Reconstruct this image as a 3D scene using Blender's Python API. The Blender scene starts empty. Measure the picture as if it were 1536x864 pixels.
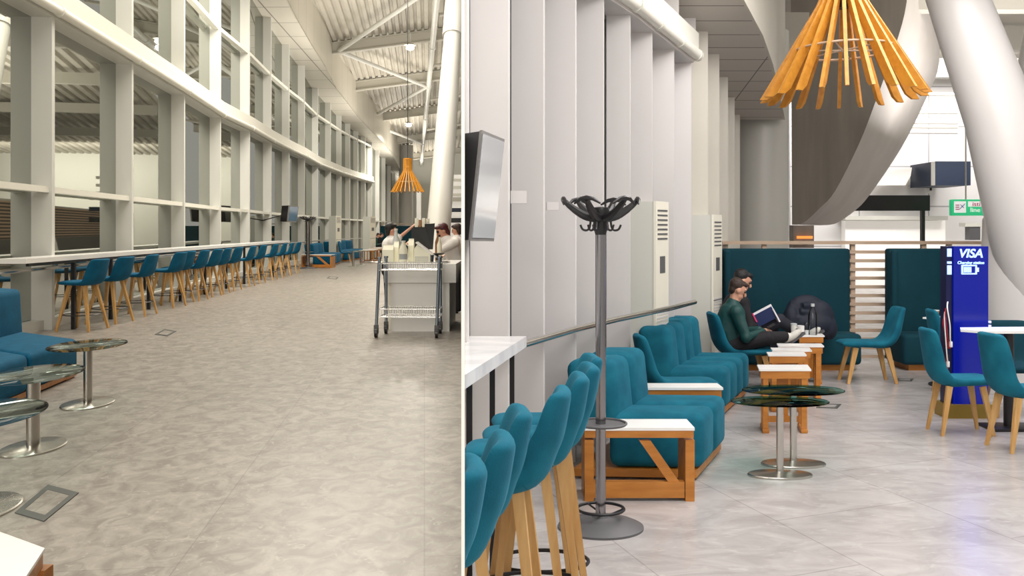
import bpy, bmesh, math, random
from mathutils import Vector, Matrix
random.seed(7)
R = math.radians
C = bpy.context.scene.collection
scn = bpy.context.scene

# ------------------------------------------------------------------ camera
F, YH, CX, H = 1250.0, 344.0, 768.0, 1.64          # focal (px), horizon row, centre column, eye height
cam_d = bpy.data.cameras.new('camera'); cam = bpy.data.objects.new('camera', cam_d); C.objects.link(cam)
cam.location = (0, 0, H); cam.rotation_euler = (R(90), 0, 0)
cam_d.sensor_width = 36; cam_d.lens = 36*F/1536
cam_d.shift_y = -(432-YH)/1536; cam_d.clip_end = 400
cam_d.clip_start = 0.05
scn.camera = cam

# ------------------------------------------------------------------ world, exposure
w = bpy.data.worlds.new('world'); scn.world = w; w.use_nodes = True
bg = w.node_tree.nodes['Background']; bg.inputs[0].default_value = (1.0, .95, .88, 1); bg.inputs[1].default_value = 0.55
scn.view_settings.view_transform = 'Standard'; scn.view_settings.look = 'None'
scn.view_settings.gamma = 1; scn.view_settings.use_curve_mapping = False
scn.view_settings.exposure = 0.0

# ------------------------------------------------------------------ ceiling lamps of the two halls, and added unseen fill lights
def area(name, loc, sx, sy, power, col, rot=(0, 0, 0)):
    d = bpy.data.lights.new(name, 'AREA'); d.shape = 'RECTANGLE'; d.size = sx; d.size_y = sy
    d.energy = power; d.color = col
    o = bpy.data.objects.new(name, d); o.location = loc; o.rotation_euler = rot; C.objects.link(o); return o
WARM = (1.0, .93, .82); COOL = (1.0, .96, .94)
UP = (R(180), 0, 0)
area('hall_light_near', (-3.8, 4.5, 7.5), 4, 5, 150, WARM)
area('hall_light_middle', (-4.3, 13.5, 9.8), 5, 7, 620, WARM)
area('hall_light_deep', (-5.0, 24.0, 10.4), 5, 7, 1700, WARM)
for k, (yy, pw) in enumerate(((10, 170), (22, 330), (36, 420), (50, 420), (66, 420), (82, 300))):      # added unseen fill lights, brighten the metal ceiling
    area('hall_ceiling_fill', (-4.0-.06*yy, yy, 6.2), 3, 5, pw, WARM, UP)
area('lounge_light_near', (1.9, 2.6, 4.4), 3, 2.4, 165, COOL)
area('lounge_light_deep', (3.6, 6.3, 4.6), 3.2, 3, 250, COOL)
area('side_ceiling_fill', (9, 48, 5.5), 10, 22, 4200, WARM, UP)  # added unseen light, brightens the ceiling mirrored in the windows
area('far_wall_fill', (12, 86, 8), 20, 2, 3200, WARM, (R(75), 0, 0))  # added unseen light on the far wall, for the window reflections
area('hall_front_fill', (-3.0, -1.5, 4.2), 4, 2, 420, WARM, (R(62), 0, 0))  # added fill from behind the camera, brightens the service counter
area('lounge_front_fill', (2.2, -1.5, 3.6), 3, 1.5, 70, COOL, (R(62), 0, 0))  # added fill from behind the camera for the lounge
area('lounge_ramp_fill', (9.0, 14.0, 3.4), 3, 3, 240, COOL, UP)  # added unseen light for the underside of the curved ramp
area('back_wall_fill', (10.5, 19.3, 5.9), 7, 1.2, 620, COOL, (R(70), 0, 0))  # added unseen light that brightens the lounge back wall
def spot(name, loc, power, col, size=150, r=.15, target=None):
    d = bpy.data.lights.new(name, 'SPOT'); d.energy = power; d.color = col
    d.spot_size = R(size); d.spot_blend = .6; d.shadow_soft_size = r
    o = bpy.data.objects.new(name, d); o.location = loc; C.objects.link(o)
    if target:
        o.rotation_euler = (Vector(target)-Vector(loc)).to_track_quat('-Z', 'Y').to_euler()
    return o

# ------------------------------------------------------------------ pixel helpers
def G(u, v):
    Z = H*F/(v-YH); return ((u-CX)*Z/F, Z)
def P(u, v, Z): return Vector(((u-CX)*Z/F, Z, H-(v-YH)*Z/F))
ML, MR = (691.8-CX)/F, (697.2-CX)/F
SIDE = [-1]

# ------------------------------------------------------------------ materials
def mat(name, col, rough=.5, metal=0, noise=None, sheen=0, emit=None, es=1, bump=0, bscale=60, spec=.5, coat=0):
    m = bpy.data.materials.new(name); m.use_nodes = True; nt = m.node_tree; b = nt.nodes['Principled BSDF']
    b.inputs['Base Color'].default_value = (*col, 1); b.inputs['Roughness'].default_value = rough
    b.inputs['Metallic'].default_value = metal; b.inputs['Specular IOR Level'].default_value = spec
    if coat: b.inputs['Coat Weight'].default_value = coat; b.inputs['Coat Roughness'].default_value = .08
    if sheen: b.inputs['Sheen Weight'].default_value = sheen; b.inputs['Sheen Roughness'].default_value = .4; b.inputs['Sheen Tint'].default_value = (*[min(1, c*2.2+.08) for c in col], 1)
    if emit: b.inputs['Emission Color'].default_value = (*emit, 1); b.inputs['Emission Strength'].default_value = es
    if noise or bump:
        tc = nt.nodes.new('ShaderNodeTexCoord'); mp = nt.nodes.new('ShaderNodeMapping'); nt.links.new(tc.outputs['Object'], mp.inputs[0])
    if noise:                                            # (scale, second colour, stretch xyz)
        sc, c2, st = noise
        mp.inputs['Scale'].default_value = st
        n = nt.nodes.new('ShaderNodeTexNoise'); n.inputs['Scale'].default_value = sc; n.inputs['Detail'].default_value = 5
        r = nt.nodes.new('ShaderNodeValToRGB'); r.color_ramp.elements[0].color = (*col, 1); r.color_ramp.elements[1].color = (*c2, 1)
        r.color_ramp.elements[0].position = .35; r.color_ramp.elements[1].position = .68
        nt.links.new(mp.outputs[0], n.inputs['Vector']); nt.links.new(n.outputs[0], r.inputs[0]); nt.links.new(r.outputs[0], b.inputs['Base Color'])
    if bump:
        n2 = nt.nodes.new('ShaderNodeTexNoise'); n2.inputs['Scale'].default_value = bscale
        bp = nt.nodes.new('ShaderNodeBump'); bp.inputs['Strength'].default_value = bump; bp.inputs['Distance'].default_value = .01
        nt.links.new(tc.outputs['Object'], n2.inputs['Vector']); nt.links.new(n2.outputs[0], bp.inputs['Height']); nt.links.new(bp.outputs[0], b.inputs['Normal'])
    return m
M = {}
M['teal'] = mat('teal_velvet', (.004, .095, .15), .85, noise=(7, (.008, .14, .205), (1, 1, 1)), sheen=.35, bump=.12, bscale=180, spec=.2)
M['teal_hall'] = mat('teal_felt', (.002, .075, .15), .85, noise=(7, (.003, .10, .19), (1, 1, 1)), sheen=.15, bump=.12, bscale=180, spec=.2)
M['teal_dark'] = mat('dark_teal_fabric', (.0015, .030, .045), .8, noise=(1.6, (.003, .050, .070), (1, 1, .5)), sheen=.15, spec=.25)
M['oak'] = mat('pale_oak', (.50, .27, .085), .45, noise=(5, (.62, .38, .15), (6, 6, .8)))
M['pine'] = mat('orange_pine', (.42, .15, .02), .4, noise=(4, (.55, .22, .04), (1, 5, 5)))
M['lampwood'] = mat('amber_plywood', (.50, .20, .015), .5, noise=(6, (.62, .28, .03), (3, 3, 3)))
M['white'] = mat('white_metal', (.74, .73, .70), .35, noise=(1.2, (.68, .67, .64), (1, 1, .4)))
M['fin'] = mat('white_fin_paint', (.66, .66, .62), .35)
M['finr'] = mat('white_fin_paint_lounge', (.69, .66, .65), .45, noise=(1.3, (.63, .61, .59), (1, 1, .4)))
M['beam'] = mat('cream_beam_paint', (.80, .79, .71), .35)
M['ivory'] = mat('ivory_plastic', (.78, .75, .64), .45)
M['greypanel'] = mat('grey_casing', (.60, .60, .54), .5)
M['laminate'] = mat('white_laminate', (.86, .85, .82), .25)
M['marble'] = mat('white_marble', (.84, .83, .82), .2, noise=(3.5, (.66, .65, .66), (1, 2, 1)))
M['black'] = mat('black_steel', (.008, .008, .010), .4)
M['blackp'] = mat('black_plastic', (.012, .011, .012), .3)
M['chrome'] = mat('polished_chrome', (.75, .74, .72), .12, 1)
M['poledark'] = mat('dark_polished_pole', (.30, .29, .30), .18, 1)
M['steel'] = mat('brushed_steel', (.55, .53, .49), .25, 1)
M['chromeb'] = mat('blue_grey_steel', (.36, .42, .50), .25, .9)
M['soffit'] = mat('ceiling_panel', (.62, .59, .51), .5, noise=(1, (.56, .53, .46), (1, 1, 1)))
M['deck'] = mat('corrugated_deck', (.56, .53, .46), .55, noise=(.7, (.46, .43, .37), (1, 1, 1)))
M['steelpaint'] = mat('painted_steel_beam', (.52, .50, .44), .5)
M['column'] = mat('column_paint', (.52, .51, .47), .35)
M['columnr'] = mat('column_paint_lounge', (.62, .60, .585), .3)
M['concrete'] = mat('pale_concrete', (.60, .56, .52), .6, noise=(1.2, (.54, .50, .46), (1, 1, 1)))
M['darktaupe'] = mat('dark_taupe', (.20, .175, .145), .6, noise=(2.2, (.25, .22, .185), (2, 2, .2)))
M['navy'] = mat('navy_box', (.010, .020, .045), .5)
M['signblack'] = mat('black_sign', (.014, .015, .016), .5)
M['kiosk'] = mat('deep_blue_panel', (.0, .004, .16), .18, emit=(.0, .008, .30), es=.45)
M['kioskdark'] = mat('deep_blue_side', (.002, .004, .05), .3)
M['lit'] = mat('lit_letters', (.5, .7, 1), .5, emit=(.30, .52, 1.0), es=.8)
M['gold'] = mat('brass_base', (.36, .24, .05), .35, .6)
M['rubber'] = mat('grey_rubber', (.10, .10, .105), .5)
M['timber'] = mat('pale_timber_slat', (.52, .38, .27), .5, noise=(4, (.60, .46, .34), (1, 5, 5)))
M['skin'] = mat('skin', (.58, .30, .20), .5, noise=(14, (.66, .36, .25), (1, 1, 1)))
M['hair'] = mat('dark_brown_hair', (.035, .018, .012), .6, bump=.5, bscale=120)
M['hairblack'] = mat('black_hair', (.006, .005, .006), .5, bump=.5, bscale=120)
M['hairred'] = mat('dark_red_hair', (.065, .008, .010), .45, bump=.5, bscale=60)
M['shirt'] = mat('white_shirt', (.82, .79, .76), .8, bump=.3, bscale=25)
M['greenjacket'] = mat('dark_green_jacket', (.003, .05, .048), .6, bump=.5, bscale=22)
M['blackcloth'] = mat('black_cloth', (.008, .007, .010), .8, bump=.3, bscale=25)
M['denim'] = mat('charcoal_denim', (.012, .014, .024), .8, bump=.3, bscale=40)
M['coat'] = mat('navy_padded_jacket', (.006, .010, .024), .7, bump=.6, bscale=14)
M['shoe'] = mat('white_sneaker', (.62, .60, .54), .6)
M['paper'] = mat('book_page', (.82, .80, .84), .7)
M['bookcover'] = mat('navy_book_cover', (.010, .022, .09), .4)
M['carton'] = mat('cream_carton', (.83, .81, .66), .5)
M['greyplastic'] = mat('light_grey_plastic', (.55, .58, .58), .4)
M['screen'] = mat('screen_glass', (.07, .12, .17), .12, emit=(.10, .17, .24), es=.35)
M['screenr'] = mat('pale_screen_glass', (.58, .59, .60), .15, coat=1)
M['bezel'] = mat('grey_bezel', (.22, .21, .20), .4)
M['green'] = mat('lit_green_sign', (.02, .5, .2), .4, emit=(.05, .75, .33), es=.4)
M['signwhite'] = mat('lit_white_sign', (.9, .9, .9), .4, emit=(1, 1, 1), es=.45)
M['signred'] = mat('pink_red_print', (.65, .05, .16), .4)
M['signblue'] = mat('blue_print', (.1, .2, .5), .5)
M['glow'] = mat('lamp_glow', (1, 1, 1), .5, emit=(1, .93, .8), es=14)
M['orangeglow'] = mat('orange_neon', (1, .3, .05), .5, emit=(1, .25, .05), es=1.2)
M['frame'] = mat('floor_box_frame', (.07, .075, .07), .45)
M['brown'] = mat('brown_paper_cup', (.35, .16, .07), .6)
M['cablered'] = mat('red_cable', (.35, .01, .02), .4)
M['sheet'] = mat('pale_plastic_sheet', (.80, .77, .74), .3)
M['white_wall'] = mat('white_cladding', (.80, .79, .78), .4)
M['glowwall'] = mat('self_glowing_white_wall', (.9, .88, .84), .5, emit=(1, .95, .88), es=.25)  # brightness of the white wall put in as emission
M['redpr'] = mat('red_trim', (.5, .02, .05), .5)
M['greyshade'] = mat('grey_label', (.36, .38, .38), .5)

def glass_mat(name, tint, gl):
    m = bpy.data.materials.new(name); m.use_nodes = True; nt = m.node_tree; nt.nodes.clear()
    out = nt.nodes.new('ShaderNodeOutputMaterial'); mx = nt.nodes.new('ShaderNodeMixShader')
    tr = nt.nodes.new('ShaderNodeBsdfTransparent'); tr.inputs[0].default_value = (*tint, 1)
    g = nt.nodes.new('ShaderNodeBsdfGlossy'); g.inputs['Roughness'].default_value = .02
    lw = nt.nodes.new('ShaderNodeLayerWeight'); lw.inputs[0].default_value = gl
    nt.links.new(lw.outputs['Fresnel'], mx.inputs[0]); nt.links.new(tr.outputs[0], mx.inputs[1]); nt.links.new(g.outputs[0], mx.inputs[2])
    nt.links.new(mx.outputs[0], out.inputs[0]); return m
M['glass'] = glass_mat('green_table_glass', (.86, .94, .92), .07)
M['glassr'] = glass_mat('deep_green_table_glass', (.45, .70, .66), .05)
M['clear'] = glass_mat('clear_glass', (.90, .92, .94), .35)
def night_glass():
    m = bpy.data.materials.new('night_window_glass'); m.use_nodes = True; nt = m.node_tree; nt.nodes.clear()
    out = nt.nodes.new('ShaderNodeOutputMaterial'); mx = nt.nodes.new('ShaderNodeMixShader')
    d = nt.nodes.new('ShaderNodeBsdfDiffuse'); d.inputs[0].default_value = (.016, .017, .013, 1)
    g = nt.nodes.new('ShaderNodeBsdfGlossy'); g.inputs['Roughness'].default_value = .015; g.inputs[0].default_value = (.92, .95, .90, 1)
    mx.inputs[0].default_value = .5
    nt.links.new(d.outputs[0], mx.inputs[1]); nt.links.new(g.outputs[0], mx.inputs[2]); nt.links.new(mx.outputs[0], out.inputs[0]); return m
M['night'] = night_glass()

def floor_mat(name, c1, c2, c3, tile, rough, stretch=(1, 1, 1), bands=.5):
    m = bpy.data.materials.new(name); m.use_nodes = True; nt = m.node_tree; b = nt.nodes['Principled BSDF']; L = nt.links.new
    tc = nt.nodes.new('ShaderNodeTexCoord'); mp = nt.nodes.new('ShaderNodeMapping'); L(tc.outputs['Object'], mp.inputs[0]); mp.inputs['Scale'].default_value = stretch
    n1 = nt.nodes.new('ShaderNodeTexNoise'); n1.inputs['Scale'].default_value = 3.4; n1.inputs['Detail'].default_value = 9; n1.inputs['Roughness'].default_value = .62; n1.inputs['Distortion'].default_value = .9
    L(mp.outputs[0], n1.inputs['Vector'])
    r = nt.nodes.new('ShaderNodeValToRGB'); e = r.color_ramp.elements
    e[0].position = .38; e[0].color = (*c1, 1); e[1].position = .64; e[1].color = (*c3, 1); k = e.new(.5); k.color = (*c2, 1)
    L(n1.outputs[0], r.inputs[0])
    n2 = nt.nodes.new('ShaderNodeTexNoise'); n2.inputs['Scale'].default_value = 9; n2.inputs['Detail'].default_value = 3; n2.inputs['Distortion'].default_value = 1.5; L(mp.outputs[0], n2.inputs['Vector'])
    r2 = nt.nodes.new('ShaderNodeValToRGB'); r2.color_ramp.elements[0].position = .60; r2.color_ramp.elements[1].position = .72
    L(n2.outputs[0], r2.inputs[0])
    mx = nt.nodes.new('ShaderNodeMixRGB'); mx.inputs[2].default_value = (*[min(1, c*1.28) for c in c3], 1); L(r.outputs[0], mx.inputs[1])
    ml = nt.nodes.new('ShaderNodeMath'); ml.operation = 'MULTIPLY'; ml.inputs[1].default_value = bands; L(r2.outputs[0], ml.inputs[0]); L(ml.outputs[0], mx.inputs[0])
    br = nt.nodes.new('ShaderNodeTexBrick'); br.inputs['Scale'].default_value = 1; br.inputs['Brick Width'].default_value = tile[0]; br.inputs['Row Height'].default_value = tile[1]
    br.inputs['Mortar Size'].default_value = .004; br.inputs['Color1'].default_value = (1, 1, 1, 1); br.inputs['Color2'].default_value = (.93, .93, .93, 1); br.inputs['Mortar'].default_value = (.72, .72, .72, 1)
    m2 = nt.nodes.new('ShaderNodeMapping'); L(tc.outputs['Object'], m2.inputs[0]); m2.inputs['Rotation'].default_value = (0, 0, R(tile[2])); L(m2.outputs[0], br.inputs['Vector'])
    mm = nt.nodes.new('ShaderNodeMixRGB'); mm.blend_type = 'MULTIPLY'; mm.inputs[0].default_value = 1; L(mx.outputs[0], mm.inputs[1]); L(br.outputs[0], mm.inputs[2])
    L(mm.outputs[0], b.inputs['Base Color']); b.inputs['Roughness'].default_value = rough
    return m
M['floor'] = floor_mat('mottled_vinyl_floor', (.215, .19, .165), (.285, .256, .225), (.37, .338, .30), (1.2, 1.2, 84), .36, (2.0, 1.7, 1), .6)
M['floorr'] = floor_mat('grey_vinyl_floor', (.36, .335, .325), (.415, .39, .38), (.47, .445, .435), (1.3, 1.0, 70), .26, (.8, 1.6, 1), .35)

def stripe_wall():
    """partition face towards the hall: timber battens low down, painted above"""
    m = bpy.data.materials.new('battened_partition'); m.use_nodes = True; nt = m.node_tree; b = nt.nodes['Principled BSDF']; L = nt.links.new
    tc = nt.nodes.new('ShaderNodeTexCoord'); s = nt.nodes.new('ShaderNodeSeparateXYZ'); L(tc.outputs['Object'], s.inputs[0])
    f = nt.nodes.new('ShaderNodeMath'); f.operation = 'MULTIPLY'; f.inputs[1].default_value = 6; L(s.outputs[2], f.inputs[0])
    fr = nt.nodes.new('ShaderNodeMath'); fr.operation = 'FRACT'; L(f.outputs[0], fr.inputs[0])
    g = nt.nodes.new('ShaderNodeMath'); g.operation = 'GREATER_THAN'; g.inputs[1].default_value = .5; L(fr.outputs[0], g.inputs[0])
    mx = nt.nodes.new('ShaderNodeMixRGB'); mx.inputs[1].default_value = (.03, .022, .018, 1); mx.inputs[2].default_value = (.33, .22, .14, 1); L(g.outputs[0], mx.inputs[0])
    h = nt.nodes.new('ShaderNodeMath'); h.operation = 'GREATER_THAN'; h.inputs[1].default_value = 3.0; L(s.outputs[2], h.inputs[0])
    lo = nt.nodes.new('ShaderNodeMath'); lo.operation = 'LESS_THAN'; lo.inputs[1].default_value = 1.15; L(s.outputs[2], lo.inputs[0])
    m1 = nt.nodes.new('ShaderNodeMixRGB'); m1.inputs[2].default_value = (.07, .068, .06, 1); L(lo.outputs[0], m1.inputs[0]); L(mx.outputs[0], m1.inputs[1])
    m2 = nt.nodes.new('ShaderNodeMixRGB'); m2.inputs[2].default_value = (.34, .32, .28, 1); L(h.outputs[0], m2.inputs[0]); L(m1.outputs[0], m2.inputs[1])
    L(m2.outputs[0], b.inputs['Base Color']); b.inputs['Roughness'].default_value = .6
    return m
M['battens'] = stripe_wall()

def seam_mat(name, col, seam, bw, rh, axis='XZ', off=.0, ms=.008, rough=.4):
    m = bpy.data.materials.new(name); m.use_nodes = True; nt = m.node_tree; b = nt.nodes['Principled BSDF']; L = nt.links.new
    tc = nt.nodes.new('ShaderNodeTexCoord'); s = nt.nodes.new('ShaderNodeSeparateXYZ'); c = nt.nodes.new('ShaderNodeCombineXYZ'); L(tc.outputs['Object'], s.inputs[0])
    ax = {'X': 0, 'Y': 1, 'Z': 2}; L(s.outputs[ax[axis[0]]], c.inputs[0]); L(s.outputs[ax[axis[1]]], c.inputs[1])
    br = nt.nodes.new('ShaderNodeTexBrick'); br.offset = off; br.inputs['Scale'].default_value = 1; br.inputs['Brick Width'].default_value = bw; br.inputs['Row Height'].default_value = rh
    br.inputs['Mortar Size'].default_value = ms; br.inputs['Color1'].default_value = (*col, 1); br.inputs['Color2'].default_value = (*[x*.95 for x in col], 1); br.inputs['Mortar'].default_value = (*seam, 1)
    L(c.outputs[0], br.inputs['Vector']); L(br.outputs[0], b.inputs['Base Color']); b.inputs['Roughness'].default_value = rough
    return m
M['soffit_seam'] = seam_mat('jointed_soffit_panels', (.62, .59, .52), (.16, .15, .13), 1.6, 1.9, 'XY', 0, .022)
M['soffit_seam_r'] = seam_mat('jointed_lounge_soffit', (.60, .56, .51), (.16, .14, .13), 3, .34, 'XY', 0, .008)
M['fascia'] = seam_mat('jointed_fascia', (.58, .55, .47), (.34, .32, .28), 1.9, 4, 'YZ', 0, .02)
M['cladding'] = seam_mat('white_wall_cladding', (.80, .79, .78), (.42, .41, .42), 2.0, 1.15, 'XZ', 0, .02)

# ------------------------------------------------------------------ mesh builder
class B:
    def __init__(s): s.v = []; s.f = []
    def add(s, v, f):
        n = len(s.v); s.v += [Vector(p) for p in v]; s.f += [[i+n for i in q] for q in f]; return s
    def box(s, x0, x1, y0, y1, z0, z1, bev=0, seg=2, rot=None, piv=None):
        bm = bmesh.new(); bmesh.ops.create_cube(bm, size=1)
        for v in bm.verts: v.co = Vector(((x0+x1)/2+v.co.x*(x1-x0), (y0+y1)/2+v.co.y*(y1-y0), (z0+z1)/2+v.co.z*(z1-z0)))
        if bev: bmesh.ops.bevel(bm, geom=bm.edges[:], offset=min(bev, .49*min(abs(x1-x0), abs(y1-y0), abs(z1-z0))), segments=seg, profile=.5, affect='EDGES')
        bm.verts.ensure_lookup_table(); bm.verts.index_update()
        vs = [v.co.copy() for v in bm.verts]
        if rot is not None:
            c = Vector(piv) if piv else Vector(((x0+x1)/2, (y0+y1)/2, (z0+z1)/2)); vs = [rot @ (p-c)+c for p in vs]
        s.add(vs, [[v.index for v in f.verts] for f in bm.faces]); bm.free(); return s
    def tube(s, pts, r, n=10, cap=True, flat=None):
        pts = [Vector(p) for p in pts]; m = len(pts); rr = r if isinstance(r, (list, tuple)) else [r]*m
        vs = []; up = Vector((0, 0, 1)); prev = None
        for i, p in enumerate(pts):
            t = (pts[min(i+1, m-1)]-pts[max(i-1, 0)]).normalized()
            if prev is None:
                a = up if abs(t.z) < .9 else Vector((1, 0, 0)); x = t.cross(a).normalized()
            else:
                x = (prev - t*prev.dot(t)).normalized()
            prev = x; y = t.cross(x)
            for k in range(n):
                a = 2*math.pi*k/n + math.pi/n
                vs.append(p + x*math.cos(a)*rr[i] + y*math.sin(a)*rr[i])
        fs = [[i*n+k, i*n+(k+1) % n, (i+1)*n+(k+1) % n, (i+1)*n+k] for i in range(m-1) for k in range(n)]
        if cap: fs += [list(range(n))[::-1], [(m-1)*n+k for k in range(n)]]
        return s.add(vs, fs)
    def lathe(s, prof, c=(0, 0, 0), n=32):
        vs = []; m = len(prof); c = Vector(c)
        for r, z in prof:
            for k in range(n):
                a = 2*math.pi*k/n; vs.append(c+Vector((r*math.cos(a), r*math.sin(a), z)))
        fs = [[i*n+k, i*n+(k+1) % n, (i+1)*n+(k+1) % n, (i+1)*n+k] for i in range(m-1) for k in range(n)]
        fs += [list(range(n))[::-1], [(m-1)*n+k for k in range(n)]]
        return s.add(vs, fs)
    def ring(s, c, r, t, n=36, m=8, arc=1.0):
        pts = [Vector(c)+Vector((r*math.cos(2*math.pi*k/n*arc), r*math.sin(2*math.pi*k/n*arc), 0)) for k in range(n+1)]
        return s.tube(pts, t, m)
    def sphere(s, c, rx, ry=None, rz=None, n=16, m=10, rot=None):
        ry = ry or rx; rz = rz or rx; vs = []
        for i in range(m+1):
            th = math.pi*i/m
            for k in range(n):
                a = 2*math.pi*k/n; p = Vector((rx*math.sin(th)*math.cos(a), ry*math.sin(th)*math.sin(a), rz*math.cos(th)))
                if rot is not None: p = rot @ p
                vs.append(Vector(c)+p)
        return s.add(vs, [[i*n+k, (i+1)*n+k, (i+1)*n+(k+1) % n, i*n+(k+1) % n] for i in range(m) for k in range(n)])
    def ribbon(s, path, wid, thk, n=20, ex=3.2, wrap=None):
        """upholstered shell: superellipse sections swept along a path in the local yz plane; wrap curls the sides forward"""
        m = len(path); vs = []
        for i, (y, z) in enumerate(path):
            a, b = path[max(i-1, 0)], path[min(i+1, m-1)]
            t = Vector((0, b[0]-a[0], b[1]-a[1])).normalized(); nr = Vector((0, -t.z, t.y))
            for k in range(n):
                an = 2*math.pi*k/n; ca, sa = math.cos(an), math.sin(an)
                px = math.copysign(abs(ca)**(2/ex), ca)*wid[i]/2; pn = math.copysign(abs(sa)**(2/ex), sa)*thk[i]/2
                q = Vector((px, y, z))+nr*pn
                if wrap: q += nr*wrap[i]*(2*px/max(wid))**2
                vs.append(q)
        fs = [[i*n+k, i*n+(k+1) % n, (i+1)*n+(k+1) % n, (i+1)*n+k] for i in range(m-1) for k in range(n)]
        fs += [list(range(n))[::-1], [(m-1)*n+k for k in range(n)]]
        return s.add(vs, fs)
    def prism(s, a, b):
        """solid between two matching polygons"""
        n = len(a); fs = [list(range(n))[::-1], [n+i for i in range(n)]] + [[i, (i+1) % n, n+(i+1) % n, n+i] for i in range(n)]
        return s.add(list(a)+list(b), fs)
    def bar(s, a, b, w, h):
        """rectangular stick from a to b"""
        a = Vector(a); b = Vector(b); t = (b-a).normalized(); x = t.cross(Vector((0, 0, 1)))
        x = Vector((1, 0, 0)) if x.length < .01 else x.normalized(); y = t.cross(x)
        c = [(-1, -1), (1, -1), (1, 1), (-1, 1)]
        return s.prism([a+x*w/2*i+y*h/2*j for i, j in c], [b+x*w/2*i+y*h/2*j for i, j in c])

def fuse(b, voxel, smooth=4):
    """one continuous surface out of overlapping shapes"""
    me = bpy.data.meshes.new('tmp'); me.from_pydata(b.v, [], b.f); o = bpy.data.objects.new('tmp', me); C.objects.link(o)
    md = o.modifiers.new('r', 'REMESH'); md.mode = 'VOXEL'; md.voxel_size = voxel
    sm = o.modifiers.new('s', 'SMOOTH'); sm.iterations = smooth; sm.factor = .5
    dg = bpy.context.evaluated_depsgraph_get(); ev = o.evaluated_get(dg); m2 = ev.to_mesh()
    r = B().add([v.co.copy() for v in m2.vertices], [list(p.vertices) for p in m2.polygons]); ev.to_mesh_clear()
    bpy.data.objects.remove(o); bpy.data.meshes.remove(me); return r

def text_b(txt, size, extrude=.004, font_scale_x=1.0, shear=0, bold=0):
    cu = bpy.data.curves.new('t', 'FONT'); cu.body = txt; cu.size = size; cu.extrude = extrude; cu.align_x = 'CENTER'; cu.shear = shear; cu.offset = bold
    o = bpy.data.objects.new('t', cu); C.objects.link(o)
    dg = bpy.context.evaluated_depsgraph_get(); m2 = o.evaluated_get(dg).to_mesh()
    r = B().add([Vector((v.co.x*font_scale_x, -v.co.z, v.co.y)) for v in m2.vertices], [list(p.vertices) for p in m2.polygons])
    bpy.data.objects.remove(o); bpy.data.curves.remove(cu); return r

def clip(vs, fs, origin):
    side = SIDE[0]
    if side == 0: return vs, fs
    m = ML if side < 0 else MR
    dist = [((v.x+origin.x) - m*(v.y+origin.y))*side for v in vs]
    if min(dist) >= 0: return vs, fs
    if max(dist) <= 0: return [], []
    bm = bmesh.new(); bv = [bm.verts.new(v) for v in vs]
    for f in fs:
        try: bm.faces.new([bv[i] for i in f])
        except ValueError: pass
    nrm = Vector((side, -m*side, 0)).normalized()
    bmesh.ops.bisect_plane(bm, geom=bm.verts[:]+bm.edges[:]+bm.faces[:], plane_co=Vector((-origin.x, -origin.y, 0)), plane_no=-nrm, clear_outer=True)
    ed = [e for e in bm.edges if e.is_boundary]
    try: bmesh.ops.holes_fill(bm, edges=ed, sides=64)
    except Exception: pass
    bm.verts.index_update(); r = [v.co.copy() for v in bm.verts], [[v.index for v in f.verts] for f in bm.faces]
    bm.free(); return r

def make_mesh(name, vs, fs, material, sharp=35):
    me = bpy.data.meshes.new(name); me.from_pydata([tuple(v) for v in vs], [], fs)
    bm = bmesh.new(); bm.from_mesh(me); bmesh.ops.recalc_face_normals(bm, faces=bm.faces[:])
    for f in bm.faces: f.smooth = True
    bm.to_mesh(me); bm.free()
    me.set_sharp_from_angle(angle=R(sharp)); me.materials.append(material); return me

def tagit(o, label, cat, group=None, kind=None):
    if label: o['label'] = label
    if cat: o['category'] = cat
    if group: o['group'] = group
    if kind: o['kind'] = kind
    return o

class Thing:
    def __init__(s, name, label, cat, xy, z=0, ex=(1, 0), ey=(0, 1), kz=1, group=None):
        s.o = bpy.data.objects.new(name, None); C.objects.link(s.o); s.o.empty_display_size = .1
        s.o.location = (xy[0], xy[1], z); tagit(s.o, label, cat, group)
        s.ex = Vector((*ex, 0)); s.ey = Vector((*ey, 0)); s.kz = kz; s.origin = Vector((xy[0], xy[1], z))
    def part(s, name, b, m, parent=None, label=None, sharp=35):
        vs = [s.ex*v.x+s.ey*v.y+Vector((0, 0, v.z*s.kz)) for v in b.v]
        vs, fs = clip(vs, b.f, s.origin)
        if not vs: return None
        o = bpy.data.objects.new(name, make_mesh(name, vs, fs, M[m] if isinstance(m, str) else m, sharp)); C.objects.link(o)
        o.parent = parent or s.o
        if label: o['label'] = label
        return o
def yawk(a, kx=1, ky=1, s=1):
    """plan basis: local -y (the front of a seat) turned to heading a, degrees left of the view axis"""
    f = Vector((-math.sin(R(a)), math.cos(R(a)))); r = Vector((f.y, -f.x))   # f = facing, r = its right
    ex = Vector((-r.x*kx*s, -r.y*ky*s)); ey = Vector((-f.x*kx*s, -f.y*ky*s)); return tuple(ex), tuple(ey)

def single(name, b, m, label, cat, group=None, origin=(0, 0, 0), kind=None, sharp=35):
    org = Vector(origin); vs = [v-org for v in b.v]; vs, fs = clip(vs, b.f, org)
    if not vs: return None
    o = bpy.data.objects.new(name, make_mesh(name, vs, fs, M[m] if isinstance(m, str) else m, sharp)); C.objects.link(o); o.location = org
    return tagit(o, label, cat, group, kind)
def struct(name, b, m, sharp=35, clipit=True):
    s = SIDE[0]
    if not clipit: SIDE[0] = 0
    o = single(name, b, m, None, None, kind='structure', sharp=sharp); SIDE[0] = s; return o

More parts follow.
